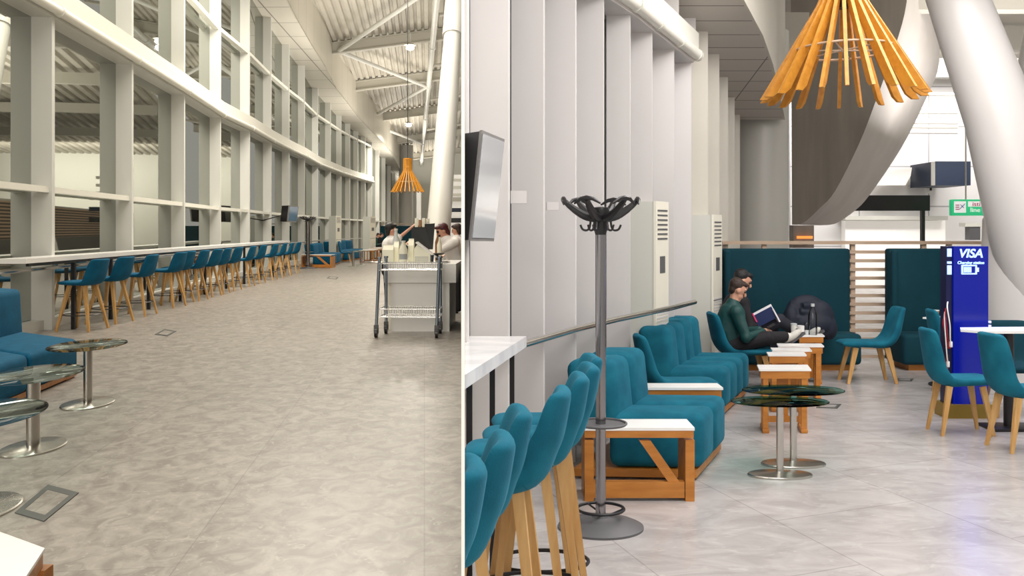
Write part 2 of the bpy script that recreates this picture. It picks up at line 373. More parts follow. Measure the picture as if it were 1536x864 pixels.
# =====================================================================================================
#                                         THE SETTING
# =====================================================================================================
# partition between the two rooms, seen exactly on its end
mP = (694.5-CX)/F; tn = Vector((-mP, -1, 0)).normalized(); pn = Vector((1, -mP, 0)).normalized()
def slab_pts(y, off): return Vector((mP*y, y, 0)) + pn*off
y0, y1 = 1.25, 24.6; th = .0025
b = B(); q = [slab_pts(y0, -th), slab_pts(y0, th), slab_pts(y1, th), slab_pts(y1, -th)]
b.prism([p for p in q], [p+Vector((0, 0, 14)) for p in q])
part = struct('wall_middle', b, 'white', clipit=False)
part.data.materials.append(M['battens'])
for p in part.data.polygons:
    if p.normal.dot(-pn) > .7: p.material_index = 1

# floors
SIDE[0] = -1
b = B(); b.box(-14, 1, -3, 96, -.1, 0); struct('floor', b, 'floor')
SIDE[0] = 1
b = B(); b.box(-3, 16, -3, 30, -.1, 0); struct('floor', b, 'floorr')

# ---------------------------------------------------------------- left hall: the curved window wall
SIDE[0] = -1
fins = [(-6.85, 5.6), (-7.15, 9.8)]
for u, y in [(80, 27), (199, 97), (277, 143), (331, 177), (374.6, 197), (407, 215), (434, 228), (457, 238), (477, 249), (496, 256), (512, 262), (525, 266), (537, 269.5), (548, 272.3), (558, 275)]:
    Z = 4332/(YH-y); fins.append(((u-CX)*Z/F, Z))
fins += [((569-CX)*66.5/F, 66.5), ((578-CX)*70.5/F, 70.5), ((586-CX)*75/F, 75), ((593-CX)*80/F, 80), ((599-CX)*86/F, 86)]
HB = 5.106
def soff(Z): return 10.16-.068*(Z-33.6)
def nrm_at(i):
    a = Vector(fins[max(i-1, 0)]); c = Vector(fins[min(i+1, len(fins)-1)]); t = (c-a).normalized(); return t, Vector((-t.y, t.x))  # tangent, outward (left)
FD = .34
for i, (x, Z) in enumerate(fins):
    t, n = nrm_at(i); p = Vector((x, Z)); hw = .055
    def fin_poly(off0, off1, z): return [Vector((*(p+t*a+n*o), z)) for a, o in ((-hw, off0), (hw, off0), (hw, off1), (-hw, off1))]
    top = HB if i < 17 else soff(Z)
    b = B(); b.prism(fin_poly(0, FD, 0), fin_poly(0, FD, top))
    if i < 17: b.prism(fin_poly(0, FD, HB+.3), fin_poly(0, FD, soff(Z)))
    struct('trim_%d' % (i+1), b, 'fin')
# beam with pipe, transoms, glass
def ribbon_along(pts, z0f, z1f, o0, o1):
    b = B(); sec = []
    for i, (x, Z) in enumerate(pts):
        t, n = nrm_at(fins.index((x, Z))); p = Vector((x, Z)); a = p+n*o0; c = p+n*o1
        z0 = z0f(Z) if callable(z0f) else z0f; z1 = z1f(Z) if callable(z1f) else z1f
        sec.append([Vector((*a, z0)), Vector((*c, z0)), Vector((*c, z1)), Vector((*a, z1))])
    vs = [v for s in sec for v in s]; m = len(sec)
    fs = [[i*4+k, i*4+(k+1) % 4, (i+1)*4+(k+1) % 4, (i+1)*4+k] for i in range(m-1) for k in range(4)]+[[0, 1, 2, 3], [(m-1)*4+k for k in range(4)]]
    return b.add(vs, fs)
struct('trim_30', ribbon_along(fins[:17], HB, HB+.08, -.02, FD), 'fin')
b = ribbon_along(fins[:17], HB+.20, HB+.50, -.12, FD); struct('trim_31', b, 'beam')
pp = []
for i in range(17):
    t, n = nrm_at(i); p = Vector(fins[i])-n*.10; pp.append(Vector((*p, HB+.11)))
b = B(); b.tube(pp, .085, 12)
for i in range(17):
    t, n = nrm_at(i); c = pp[i]; tt = Vector((*t, 0)); b.tube([c-tt*.04, c+tt*.04], .10, 12)
struct('trim_32', b, 'beam')
b = ribbon_along(fins, 2.24, 2.34, .04, .22); struct('trim_33', b, 'beam')
b = ribbon_along(fins[:17], 7.85, 7.97, .04, .22); struct('trim_34', b, 'beam')
b = ribbon_along(fins, 0, .16, .12, .3); struct('baseboard_left', b, 'fin')
for i in range(len(fins)-1):
    (xa, za), (xb, zb) = fins[i], fins[i+1]; t, n = nrm_at(i); t2, n2 = nrm_at(i+1)
    a = Vector((xa, za))+n*(FD-.02); c = Vector((xb, zb))+n2*(FD-.02)
    b = B(); q = [Vector((*a, 0)), Vector((*c, 0)), Vector((*(c+n2*.03), 0)), Vector((*(a+n*.03), 0))]
    zt = (soff(za), soff(zb), soff(zb), soff(za)); b.prism(q, [Vector((v.x, v.y, z)) for v, z in zip(q, zt)])
    struct('window_%d' % (i+1), b, 'night')
# rail behind the counter
b = B(); pr = []
for i in range(0, 16):
    t, n = nrm_at(i); pr.append(Vector((*(Vector(fins[i])-n*.06), 1.02)))
b.tube(pr, .03, 8)
struct('trim_35', b, 'chrome')
# soffit and fascia
offs = lambda Z: -.98 if Z < 55 else -.98+.45*(Z-55)/30
def edge(i, extra=0):
    t, n = nrm_at(i); p = Vector(fins[i])+n*(offs(fins[i][1])+extra); return p
b = B(); vs = []; fs = []
for i in range(len(fins)):
    t, n = nrm_at(i); p = Vector(fins[i])+n*FD; e = edge(i); z = soff(fins[i][1]); vs += [Vector((*p, z)), Vector((*e, z)), Vector((*e, z+.05)), Vector((*p, z+.05))]
fs = [[i*4+k, i*4+(k+1) % 4, (i+1)*4+(k+1) % 4, (i+1)*4+k] for i in range(len(fins)-1) for k in range(4)]
b.add(vs, fs); struct('ceiling', b, 'soffit_seam')
b = B(); vs = []
for i in range(len(fins)):
    e = edge(i); e2 = edge(i, .06); z = soff(fins[i][1]); vs += [Vector((*e, z)), Vector((*e2, z)), Vector((*e2, z+2.4)), Vector((*e, z+2.4))]
b.add(vs, fs); struct('wall_left', b, 'fascia')
# corrugated deck
def deckz(x, Z): return soff(Z)+2.0+.13*(x+9.3)+.1
b = B(); vs = []; xs = []; x = -13.5; k = 0
while x < 9:
    for dx, dz in ((0, 0), (.18, 0), (.215, .12), (.335, .12)): xs.append((x+dx, dz))
    x += .37
Zs = [4, 95]
for Z in Zs:
    for xx, dz in xs: vs.append(Vector((xx-.1*(Z-44), Z, deckz(xx, Z)+dz)))
n = len(xs); b.add(vs, [[i, i+1, n+i+1, n+i] for i in range(n-1)])
struct('ceiling', b, 'deck', sharp=20)
b = B(); vs = [v for v in b.v]; xs2 = []; x = -1.5
while x < 34:
    for dx, dz in ((0, 0), (.35, 0), (.42, .2), (.66, .2)): xs2.append((x+dx, dz))
    x += .74
for Z in (26, 95):
    for xx, dz in xs2: vs.append(Vector((xx, Z, 12.2+dz-.05*(Z-44))))
n = len(xs2); b.add(vs, [[i, i+1, n+i+1, n+i] for i in range(n-1)]); struct('ceiling', b, 'deck', sharp=20, clipit=False)
b = B(); b.box(-1.5, 34, 26, 95, -.1, 0); struct('floor', b, 'floor', clipit=False)
b = B(); b.box(-1.5, 34, 95, 95.3, 0, 11); struct('wall_far', b, 'greypanel', clipit=False)
b = B(); b.box(33.7, 34, 26, 95, 0, 12); struct('wall_side', b, 'greypanel', clipit=False)
b = B(); b.box(3.2, 3.4, 27, 80, 0, 3.1); struct('wall_side', b, M['battens'], clipit=False)
for k, Z in enumerate((30, 38, 46, 55, 65, 76)):
    b = B(); b.box(-1.2, 33, Z, Z+.4, 11.2-.05*(Z-44), 11.9-.05*(Z-44)); struct('trim_%d' % (200+k), b, 'steelpaint', clipit=False)
for k, (p0, p1, r_) in enumerate((((6.6, 40, 0), (3.4, 40, 11), .38), ((1.0, 47, 0), (3.6, 47, 11), .42), ((12, 52, 0), (9, 52, 11), .5), ((15, 38, 0), (15, 38, 11.5), .7))):
    b = B(); b.tube([p0, p1], r_, 24); struct('trim_%d' % (210+k), b, 'column', clipit=False)
# deck beams, diagonals, long tube
bz = [24.5, 34.7, 44, 52.6, 62.8, 73.7, 84]
def bl(Z): return -9.25-.105*(Z-44)
def bot(Z): return 10.86-.068*(Z-44)
for k, Z in enumerate(bz):
    xl = bl(Z)-.3; xr = xl+12; zl = bot(Z); zr = zl+.13*12; b = B()
    for y0_, y1_, a0, a1 in ((-.16, .16, 0, .07), (-.03, .03, .07, .56), (-.16, .16, .56, .62)):
        q = [Vector((xl, Z+y0_, zl+a0)), Vector((xr, Z+y0_, zr+a0)), Vector((xr, Z+y0_, zr+a1)), Vector((xl, Z+y0_, zl+a1))]
        b.prism(q, [v+Vector((0, y1_-y0_, 0)) for v in q])
    struct('trim_%d' % (50+k), b, 'steelpaint')
def tubex(Z): return -3.33-.1225*(Z-36.8)
def tubez(Z): return 14.15-.066*Z
b = B(); b.tube([(tubex(Z), Z, tubez(Z)) for Z in (18, 30, 44, 60, 92)], .15, 12)
for Z in bz: b.tube([(tubex(Z-.15), Z-.15, tubez(Z-.15)), (tubex(Z+.15), Z+.15, tubez(Z+.15))], .19, 12)
struct('trim_60', b, 'fin')
for k, (Za, Zb, rev) in enumerate(((24.5, 34.7, 0), (34.7, 44, 1), (44, 52.6, 0), (52.6, 62.8, 1), (62.8, 73.7, 0))):
    a = Vector((bl(Za)+.1, Za, bot(Za)+.2)); c = Vector((tubex(Zb)-.1, Zb, tubez(Zb)-.05))
    if rev: a = Vector((bl(Zb)+.1, Zb, bot(Zb)+.2)); c = Vector((tubex(Za)-.1, Za, tubez(Za)-.05))
    b = B(); b.tube([a, c], .11, 10); struct('trim_%d' % (61+k), b, 'fin')
# deeper dark truss zone right of the tube
for k, Z in enumerate((39, 48, 57, 68)):
    b = B(); b.tube([(tubex(Z)+.2, Z, tubez(Z)+.1), (tubex(Z)+4, Z+1.5, tubez(Z)+.9)], .09, 8); struct('trim_%d' % (70+k), b, 'steelpaint')
# far end of the hall
b = B(); b.box(-13, -5, 92, 92.3, 0, 14); struct('wall_far', b, 'concrete')
def pbox(b, u0, v0, u1, v1, Z, d=.3):
    a = P(u0, v0, Z); c = P(u1, v1, Z); return b.box(min(a.x, c.x), max(a.x, c.x), Z, Z+d, min(a.z, c.z), max(a.z, c.z))
b = B(); pbox(b, 560, 140, 694, 372, 88); struct('wall_far', b, 'greypanel')
for k, (v0, v1, m) in enumerate(((296, 302, 'steelpaint'), (312, 318, 'navy'), (327, 334, 'signblack'))):
    b = B(); pbox(b, 660, v0, 694, v1, 40, .2); struct('trim_%d' % (80+k), b, m)
for k, (v0, v1) in enumerate(((268, 272), (279, 283), (290, 294))):
    b = B(); pbox(b, 668, v0, 694, v1, 41, .2); struct('trim_%d' % (84+k), b, 'beam')
b = B(); pbox(b, 655, 262, 694, 372, 42, .2); struct('wall_back', b, 'glowwall')
# far round column, slim square post, leaning main column
b = B(); c = P(609, 345, 78); b.lathe([(.68, 0), (.68, 9.5)], (c.x, 78, 0), 28); struct('trim_90', b, 'column')
b = B(); c = P(588, 345, 82); b.lathe([(.68, 0), (.68, 9.0)], (c.x, 82, 0), 28); struct('trim_91', b, 'column')
b = B(); c = P(628, 345, 50); b.box(c.x-.13, c.x+.13, 50, 50.3, 1.9, 3.9); struct('trim_92', b, 'white_wall')
a = P(651.5, 430, 24.0); a.z = 0; c = P(680, 48, 28)
b = B(); b.tube([a, a.lerp(c, .5), c], [.375, .34, .30], 32); struct('trim_93', b, 'column')
d = c+(c-a)*.6; b = B(); b.tube([c-(c-a)*.02, d], [.36, .36], 32); struct('trim_94', b, 'column')

# floor boxes in the left hall
def floor_box(quad, label, side):
    SIDE[0] = side; p = [Vector((*G(*q), 0)) for q in quad]; c = sum(p, Vector())/4
    t = Thing('floor_box', label, 'floor box', (c.x, c.y), 0)
    b = B(); inn = [c+(q-c)*.70 for q in p]
    for i in range(4):
        j = (i+1) % 4; q = [p[i], p[j], inn[j], inn[i]]; b.prism([v-c+Vector((0, 0, .0006)) for v in q], [v-c+Vector((0, 0, .006)) for v in q])
    t.part('frame', b, 'frame'); b = B(); b.prism([v-c+Vector((0, 0, .0006)) for v in inn], [v-c+Vector((0, 0, .004)) for v in inn]); t.part('lid', b, 'floor' if side < 0 else 'floorr')
floor_box([(72, 728), (118, 740), (66, 783), (22, 770)], 'dark framed floor box in the foreground of the left hall', -1)
floor_box([(247, 494), (265, 497), (251, 504.5), (232, 502)], 'small dark framed floor box beside the third bar stool', -1)
floor_box([(494, 414.5), (508, 416), (505, 419), (490, 417.5)], 'tiny floor box far down the left hall before the sofa', -1)
floor_box([(1229, 606), (1262, 607), (1256, 613), (1224, 612)], 'faint floor box right of the green glass tables', 1)
floor_box([(1347, 568), (1370, 568.6), (1368, 572), (1343, 571.4)], 'faint floor box in front of the second booth', 1)

# =====================================================================================================
#                                     BUILDERS FOR FURNITURE
# =====================================================================================================
def catmull(pts, n=4):
    out = []; m = len(pts)
    for i in range(m-1):
        p0, p1, p2, p3 = pts[max(i-1, 0)], pts[i], pts[i+1], pts[min(i+2, m-1)]
        for k in range(n):
            t = k/n; out.append(tuple(.5*((2*p1[j])+(-p0[j]+p2[j])*t+(2*p0[j]-5*p1[j]+4*p2[j]-p3[j])*t*t+(-p0[j]+3*p1[j]-3*p2[j]+p3[j])*t**3) for j in range(len(p1))))
    out.append(tuple(pts[-1])); return out
def shell(t, zseat, ztop, w, d, mat_, seatname='seat', wrap=.05, split=False):
    """seat + back: local front is -y. One row = (y, z, width, thickness, wrap)"""
    hb = ztop-zseat; y0_ = -d/2; y1_ = d/2-.05
    rows = [(y0_, zseat-.03, w*.70, .012, 0), (y0_+.012, zseat-.022, w*.82, .05, 0), (y0_+.06, zseat-.018, w*.95, .072, 0), (0, zseat-.025, w, .078, .005), (y1_-.08, zseat-.028, w, .085, .012), (y1_-.01, zseat-.0, w*.99, .088, .03),
            (y1_+.035, zseat+.08, w*.98, .082, wrap), (y1_+.06, zseat+hb*.5, w*.97, .074, wrap), (y1_+.085, zseat+hb*.85, w*.90, .062, wrap*.9), (y1_+.096, zseat+hb*.965, w*.78, .048, wrap*.7), (y1_+.10, zseat+hb, w*.5, .016, wrap*.4)]
    rows = catmull(rows, 4)
    k = int(len(rows)*.46)
    a, c = rows[:k+1], rows[k:]
    for nm, rr in (('seat', a), ('backrest', c)):
        b = B(); b.ribbon([(r[0], r[1]) for r in rr], [r[2] for r in rr], [r[3] for r in rr], 24, 3.0, [r[4] for r in rr]); t.part(nm, b, mat_, sharp=60)
def four_legs(t, ztop, w, d, sx, sy, r0, r1, m='oak'):
    for i in (-1, 1):
        for j in (-1, 1):
            b = B(); a = Vector((i*w/2, j*d/2, ztop)); c = Vector((i*(w/2+sx), j*(d/2+sy), 0))
            b.tube([a, c], [r0, r1], 4); t.part('leg', b, m)
def stool(xy, a, label, mt, kx=1, ky=1, s=1, seat=.80, top=1.13, group='bar stools at the window counter'):
    ex, ey = yawk(a, kx, ky, s); t = Thing('bar_stool', label, 'stool', xy, 0, ex, ey, 1, group)
    shell(t, seat, top, .44, .44, mt)
    four_legs(t, seat-.06, .22, .20, .10, .11, .030, .018)
    b = B(); b.ring((0, 0, .26), .225, .0085, 32, 8)
    t.part('footrest_ring', b, 'black'); return t
def chair(xy, a, label, mt='teal', kx=1, ky=.75, s=1, seat=.43, top=.83, group='teal lounge chairs', kz=1):
    ex, ey = yawk(a, kx, ky, s); t = Thing('lounge_chair', label, 'chair', xy, 0, ex, ey, kz, group)
    shell(t, seat, top, .48, .46, mt, wrap=.03)
    four_legs(t, seat-.06, .30, .26, .05, .07, .032, .017); return t

# =====================================================================================================
#                                       LEFT HALL, THINGS
# =====================================================================================================
SIDE[0] = -1
# bar counter along the glass
cA, cB = Vector((-7.0, 12.0)), Vector((-8.42, 31.6)); ct = (cB-cA).normalized(); cn = Vector((-ct.y, ct.x))
t = Thing('bar_counter', 'long white counter running along the windows of the left hall', 'counter', tuple(cA))
def cpt(s_, o, z): p = ct*s_+cn*o; return Vector((p.x, p.y, z))
L_ = (cB-cA).length
b = B(); b.prism([cpt(0, 0, 1.145), cpt(L_, 0, 1.145), cpt(L_, .42, 1.145), cpt(-.05, .42, 1.145)], [cpt(0, 0, 1.215), cpt(L_, 0, 1.215), cpt(L_, .42, 1.215), cpt(-.05, .42, 1.215)]); t.part('countertop', b, 'laminate')
b = B(); b.prism([cpt(.2, .06, 1.095), cpt(L_-.1, .06, 1.095), cpt(L_-.1, .10, 1.095), cpt(.2, .10, 1.095)], [cpt(.2, .06, 1.145), cpt(L_-.1, .06, 1.145), cpt(L_-.1, .10, 1.145), cpt(.2, .10, 1.145)]); t.part('support_rail', b, 'black')
for s_ in (1.7, 3.2, 5.1, 7.1, 9.0, 11, 13, 15, 17, 19):
    b = B(); q = [cpt(s_+i*.03, .08+j*.03, 0) for i, j in ((-1, -1), (1, -1), (1, 1), (-1, 1))]; b.prism(q, [v+Vector((0, 0, 1.095)) for v in q]); t.part('leg', b, 'black')

# bar stools
sp = [124, 165, 205, 251, 266, 288, 309, 324, 342, 364, 381, 400, 414, 425, 436.5]
ordn = ['nearest bar stool at the left counter, fully turned to the window', 'second bar stool from the near end, half behind the first', 'third bar stool from the near end of the left counter, standing slightly apart', 'fourth bar stool from the near end, left of a close pair', 'fifth bar stool from the near end, right of a close pair', 'sixth bar stool from the near end of the left counter', 'seventh bar stool from the near end of the left counter', 'eighth bar stool, in the middle of the left counter row', 'ninth bar stool from the near end, seventh from the far end', 'tenth bar stool from the near end, sixth from the far end', 'fifth bar stool from the far end of the left counter', 'fourth bar stool from the far end of the left counter', 'third bar stool from the far end of the left counter', 'second bar stool from the far end of the left counter', 'farthest bar stool of the left counter, just before the coat stand']
for k, u in enumerate(sp):
    f_ = (u-CX)/F; Z = 6.02/(-f_-.0718); a = 88+(u-124)/312*8+random.uniform(-6, 6)
    if k in (4,): Z += .3
    stool((f_*Z, Z), a, 'teal upholstered '+ordn[k], 'teal_hall', 1.3, 1.35, 1, .795, 1.16)

# glass pedestal tables
def glass_table(xy, label, top_r, base_r, h, kx, ky, gm, pole=.03, group=None):
    t = Thing('glass_table', label, 'table', xy, 0, (kx, 0), (0, ky), 1, group)
    b = B(); b.lathe([(top_r-.006, h-.012), (top_r, h-.009), (top_r, h-.003), (top_r-.006, h)], n=64); t.part('tabletop', b, gm)
    b = B(); b.lathe([(.055, h-.03), (.055, h-.0125)], n=24); b.lathe([(pole, .02), (pole, h-.03)], n=24); t.part('pole', b, 'steel')
    b = B(); b.lathe([(base_r, .0), (base_r, .010), (base_r*.97, .016), (.07, .026), (pole+.006, .03)], n=64); t.part('base', b, 'steel'); return t
glass_table(G(50, 672), 'round clear glass table with steel disc base, left of the floor box', .315, .205, .56, 1, 1.45, 'glass', .042, 'clear glass pedestal tables in the left hall')
glass_table(G(132, 606), 'round clear glass table beside the sofa corner and nearest bar stools', .315, .215, .56, 1, 1.4, 'glass', .036, 'clear glass pedestal tables in the left hall')
glass_table(G(-43, 767), 'round clear glass table cut by the left edge of the picture', .355, .235, .56, 1, 1.4, 'glass', .04, 'clear glass pedestal tables in the left hall')

# low sofa at the left edge
def sofa(xy, along, back, n, label, seat=.42, top=.77, sd=.62, bt=.24, group=None, mt='teal', base='pine', kz=1, overhang=.03):
    """along: plan vector of the whole front edge; back: plan unit vector from front to wall"""
    t = Thing('sofa', label, 'sofa', xy, 0, back, along, kz, group)     # local x = metres towards the wall, y = 0..1 along
    for i in range(n):
        y0_, y1_ = i/n, (i+1)/n; L1 = (y1_-y0_)
        lv = Vector(along).length/n
        # cushions are built in metres along y then rescaled
        def bx(x0, x1, z0, z1, bev, lean=0):
            b = B(); b.box(x0, x1, .004, lv-.004, z0, z1, bev, 4)
            for v in b.v:
                v.x += lean*(v.z-z0); v.y = y0_+v.y/lv*L1
            return b
        b = bx(0, sd+.02, .071, seat, .07); t.part('seat_cushion', b, mt, sharp=60)
        b = bx(sd-.06, sd+bt, seat-.12, top, .07, .10); t.part('back_cushion', b, mt, sharp=60)
    b = B(); b.box(.04, sd+bt-.02, .0, 1, .02, .07); t.part('base_frame', b, base)
    for xx in (.06, sd+bt-.14):
        for yy in (.01, .93): b = B(); b.box(xx, xx+.07, yy, yy+.06, 0, .0199); t.part('foot', b, base)
    return t
fc = Vector(G(118, 566)); nr = Vector(G(-10, 622)); al = (fc-nr)
sofa(tuple(nr-al*.9), tuple(al*1.9), (-.9, .6), 3, 'low teal sofa in the left foreground behind the glass tables', .43, .93, 1.15, .45, 'teal modular sofas', 'teal_hall')

# low white topped table in the corner
def low_table(corner_pts, h, label, thick=.012, m='pine', group='wooden tables with white tops', style='frame'):
    c = sum((Vector(p) for p in corner_pts), Vector((0, 0)))/4; t = Thing('low_table', label, 'table', tuple(c), 0, (1, 0), (0, 1), 1, group)
    q = [Vector((*(Vector(p)-c), 0)) for p in corner_pts]
    b = B(); b.prism([v+Vector((0, 0, h-thick)) for v in q], [v+Vector((0, 0, h)) for v in q]); t.part('tabletop', b, 'laminate')
    s = [v*.97 for v in q]; i2 = [v*.86 for v in q]
    b = B()
    for i in range(4):
        j = (i+1) % 4; a = [s[i], s[j], i2[j], i2[i]]; b.prism([v+Vector((0, 0, h-thick-.055)) for v in a], [v+Vector((0, 0, h-thick)) for v in a])
    t.part('apron', b, m); return t, s, i2
cn1 = [((3-60-CX)*3.3/F, 3.3)]
h = .45
def T(u, v, z): Z = (H-z)*F/(v-YH); return ((u-CX)*Z/F, Z)
qq = [T(67, 822, h), T(-40, 783, h), T(-120, 870, h), T(20, 893, h)]
t, s, i2 = low_table(qq, h, 'low wooden table with a white top in the bottom left corner')
for k in range(4):
    b = B(); p = s[k]*.96; b.box(p.x-.03, p.x+.03, p.y-.03, p.y+.03, 0, h-.07); t.part('leg', b, 'pine')
b = B(); b.prism([v*.95+Vector((0, 0, .0)) for v in s], [v*.95+Vector((0, 0, .04)) for v in s]); t.part('base_board', b, 'pine')

# television on a post at the end of the counter
def tv(quad, back, label, scr, bez, inset=.06, mnt=None, body='blackp'):
    p = [Vector(q) for q in quad]; c = sum(p, Vector())/4; bk = Vector(back)
    t = Thing('television', label, 'television', (c.x, c.y), c.z)
    b = B(); b.prism([v-c for v in p], [v-c+bk*.12 for v in p]); t.part('bezel', b, bez)
    inn = [c+(v-c)*(1-inset*2) for v in p]; nn = -bk.normalized()*.006
    b = B(); b.prism([v-c+nn for v in inn], [v-c for v in inn]); t.part('screen', b, scr)
    i2 = [c+(v-c)*.985 for v in p]; b = B(); b.prism([v-c+bk*.121 for v in i2], [v-c+bk for v in i2]); t.part('housing', b, body)
    if mnt:
        b = B(); b.tube([bk, Vector(mnt)-c], .02, 8); t.part('wall_bracket', b, 'black')
    return t
tv([P(434, 308, 31), P(448, 309.5, 33), P(445.5, 333.5, 33), P(431.5, 332.5, 31)], (-.35, .25, 0), 'small dark wall television beyond the end of the left counter', 'screen', 'bezel', .06, (-10.0, 33.5, 2.0))

# coat stand builder
def coat_stand(xy, label, kx=1, ky=1, kz=1, pole=.028, group='coat stands'):
    t = Thing('coat_stand', label, 'coat stand', xy, 0, (kx, 0), (0, ky), kz, group)
    b = B(); b.lathe([(.235, 0), (.235, .012), (.20, .028), (.12, .05), (.05, .062), (.045, .07)], n=48); t.part('base', b, 'rubber')
    b = B(); b.ring((0, 0, .105), .128, .008, 40, 8)
    for a in (0, 120, 240): b.tube([(.03, 0, .06), (.128*math.cos(R(a)), .128*math.sin(R(a)), .105)], .006, 6)
    t.part('drip_ring', b, 'black')
    b = B(); b.lathe([(pole, .06), (pole, 1.10)], n=24); b.lathe([(pole*1.04, 1.10), (pole*1.04, 1.66)], n=24); t.part('pole', b, 'poledark')
    b = B(); b.ring((0, 0, .575), .14, .007, 40, 8); b.lathe([(.14, .566), (.14, .572)], n=40)
    t.part('umbrella_ring', b, 'rubber')
    b = B(); b.lathe([(.030, 1.61), (.036, 1.64), (.036, 1.70), (.05, 1.735), (.045, 1.76), (.01, 1.765)], n=24); t.part('hub', b, 'blackp')
    for k in range(6):
        a = R(k*60+4); d = Vector((math.cos(a), math.sin(a), 0)); s_ = Vector((-d.y, d.x, 0))
        b = B(); pts = catmull([tuple(d*.02+Vector((0, 0, 1.70))), tuple(d*.09+Vector((0, 0, 1.715))), tuple(d*.16+Vector((0, 0, 1.76))), tuple(d*.205+Vector((0, 0, 1.80)))], 4)
        b.tube(pts, [.026, .026, .025, .025, .024, .023, .022, .021, .019, .018, .016, .015, .014], 8)
        e = Vector(pts[-1]); b.tube([tuple(e-s_*.075+Vector((0, 0, -.022))-d*.01), tuple(e-s_*.035+Vector((0, 0, .003))), tuple(e+Vector((0, 0, .008))), tuple(e+s_*.035+Vector((0, 0, .003))), tuple(e+s_*.075+Vector((0, 0, -.022))-d*.01)], [.005, .011, .014, .011, .005], 8)
        t.part('arm', b, 'blackp')
        b = B(); hk = [tuple(d*.055+Vector((0, 0, 1.70))), tuple(d*.06+Vector((0, 0, 1.655))), tuple(d*.075+Vector((0, 0, 1.635))), tuple(d*.10+Vector((0, 0, 1.64))), tuple(d*.112+Vector((0, 0, 1.665)))]
        b.tube(catmull(hk, 3), .006, 6); t.part('hook', b, 'blackp')
    return t
SIDE[0] = -1
coat_stand(G(462, 402.5), 'black coat stand beyond the last bar stool of the left hall', 1.6, 1.6, 1.2, .05)

# air conditioning towers
def ac(pt, wide, front, h, label, group='tall floor standing air conditioners'):
    """pt = near front corner; wide = vector to the left (casing depth), front = vector along the front"""
    t = Thing('air_conditioner', label, 'air conditioner', pt, 0, wide, front, 1, group)
    b = B(); b.box(.06, 1, .02, .98, 0, h-.004, 0); t.part('casing', b, 'greypanel')
    b = B(); b.box(-.0, .0599, 0, 1, 0.02, h); t.part('front_panel', b, 'ivory')
    b = B()
    for k in range(7): b.box(-.012, -.0001, .12, .88, h-.09-k*.042, h-.075-k*.042)
    t.part('outlet_louvre', b, 'rubber')
    b = B()
    for k in range(26): b.box(-.014, -.0001, .08, .92, .10+k*.031, .118+k*.031)
    t.part('intake_grille', b, 'white')
    b = B(); b.box(-.006, -.0001, .04, .96, h*.48, h*.487); t.part('panel_seam', b, 'rubber'); 
    b = B(); b.box(-.008, -.0001, .3, .7, h*.66, h*.74); t.part('control_display', b, 'rubber')
    return t
# far lounge of the left hall
GS = 'small far seats and tables of the left hall'
def LX(u, Z): return (u-CX)*Z/F
ac((LX(504, 41.1), 41.1), (-.36, 0), (.0, 1.2), 2.31, 'cream air conditioner between the far sofas of the left hall')
ac((LX(555, 46), 46), (-.40, 0), (.02, 1.8), 2.35, 'farther cream air conditioner behind the second far sofa of the left hall')
# end table before sofa
def end_frame(x0, x1, y, d, h, label, group='wooden tables with white tops', m='pine', kx=1):
    """low table seen from its braced side"""
    t = Thing('braced_table', label, 'table', ((x0+x1)/2, y), 0, (1, 0), (0, 1), 1, group); w = (x1-x0)/2
    b = B(); b.box(-w, w, 0, d, h-.018, h); t.part('tabletop', b, 'laminate')
    b = B(); b.box(-w+.02, w-.005, .004, .05, h-.062, h-.019); t.part('top_rail', b, m)
    b = B(); b.box(-w+.02, w-.06, .004, .05, .02, .115*h/.44); t.part('bottom_rail', b, m)
    for s_ in (-1, 1):
        b = B(); b.box(s_*w-(.055 if s_ > 0 else -.02), s_*w-(.0 if s_ > 0 else -.075), 0, d, 0, h-.076); t.part('side_frame', b, m)
    b = B(); a = Vector((w-.36*(x1-x0)/.7*.85, .03, h-.08)); c = Vector((w-.085, .03, .06))
    dx = .035*(x1-x0)/.7
    b.prism([a+Vector((-dx, -.02, 0)), a+Vector((dx, -.02, 0)), c+Vector((dx, -.02, 0)), c+Vector((-dx, -.02, 0))], [a+Vector((-dx, .015, 0)), a+Vector((dx, .015, 0)), c+Vector((dx, .015, 0)), c+Vector((-dx, .015, 0))])
    t.part('diagonal_brace', b, m); return t
end_frame(LX(451, 35.3), LX(497, 35.3), 35.3, .8, .56, 'braced wooden table with white top at the near end of the far left hall sofa')
sofa((LX(500, 36.6), 36.6), (LX(512, 40.5)-LX(500, 36.6), 3.9), (-1, .05), 2, 'first far teal sofa of the left hall behind the braced table', .53, .98, .9, .35, 'teal modular sofas', 'teal_hall')
sofa((LX(521, 42.4), 42.4), (LX(551, 47.5)-LX(521, 42.4), 5.1), (-1, .05), 3, 'second far teal sofa of the left hall behind a thin steel table', .55, 1.02, .85, .35, 'teal modular sofas', 'teal_hall')
chair((LX(519, 41.4), 41.4), -85, 'teal chair between the two far sofas of the left hall', 'teal_hall', 1.3, 1.6, 1, .5, 1.05)
glass_table((LX(530, 36.6), 36.6), 'first of two small glass tables far down the left hall', .42, .24, .66, 1, 1.3, 'glass', .05, 'far glass tables of the left hall')
glass_table((LX(542, 38.2), 38.2), 'second and farther of two small glass tables down the left hall', .42, .24, .66, 1, 1.3, 'glass', .05, 'far glass tables of the left hall')
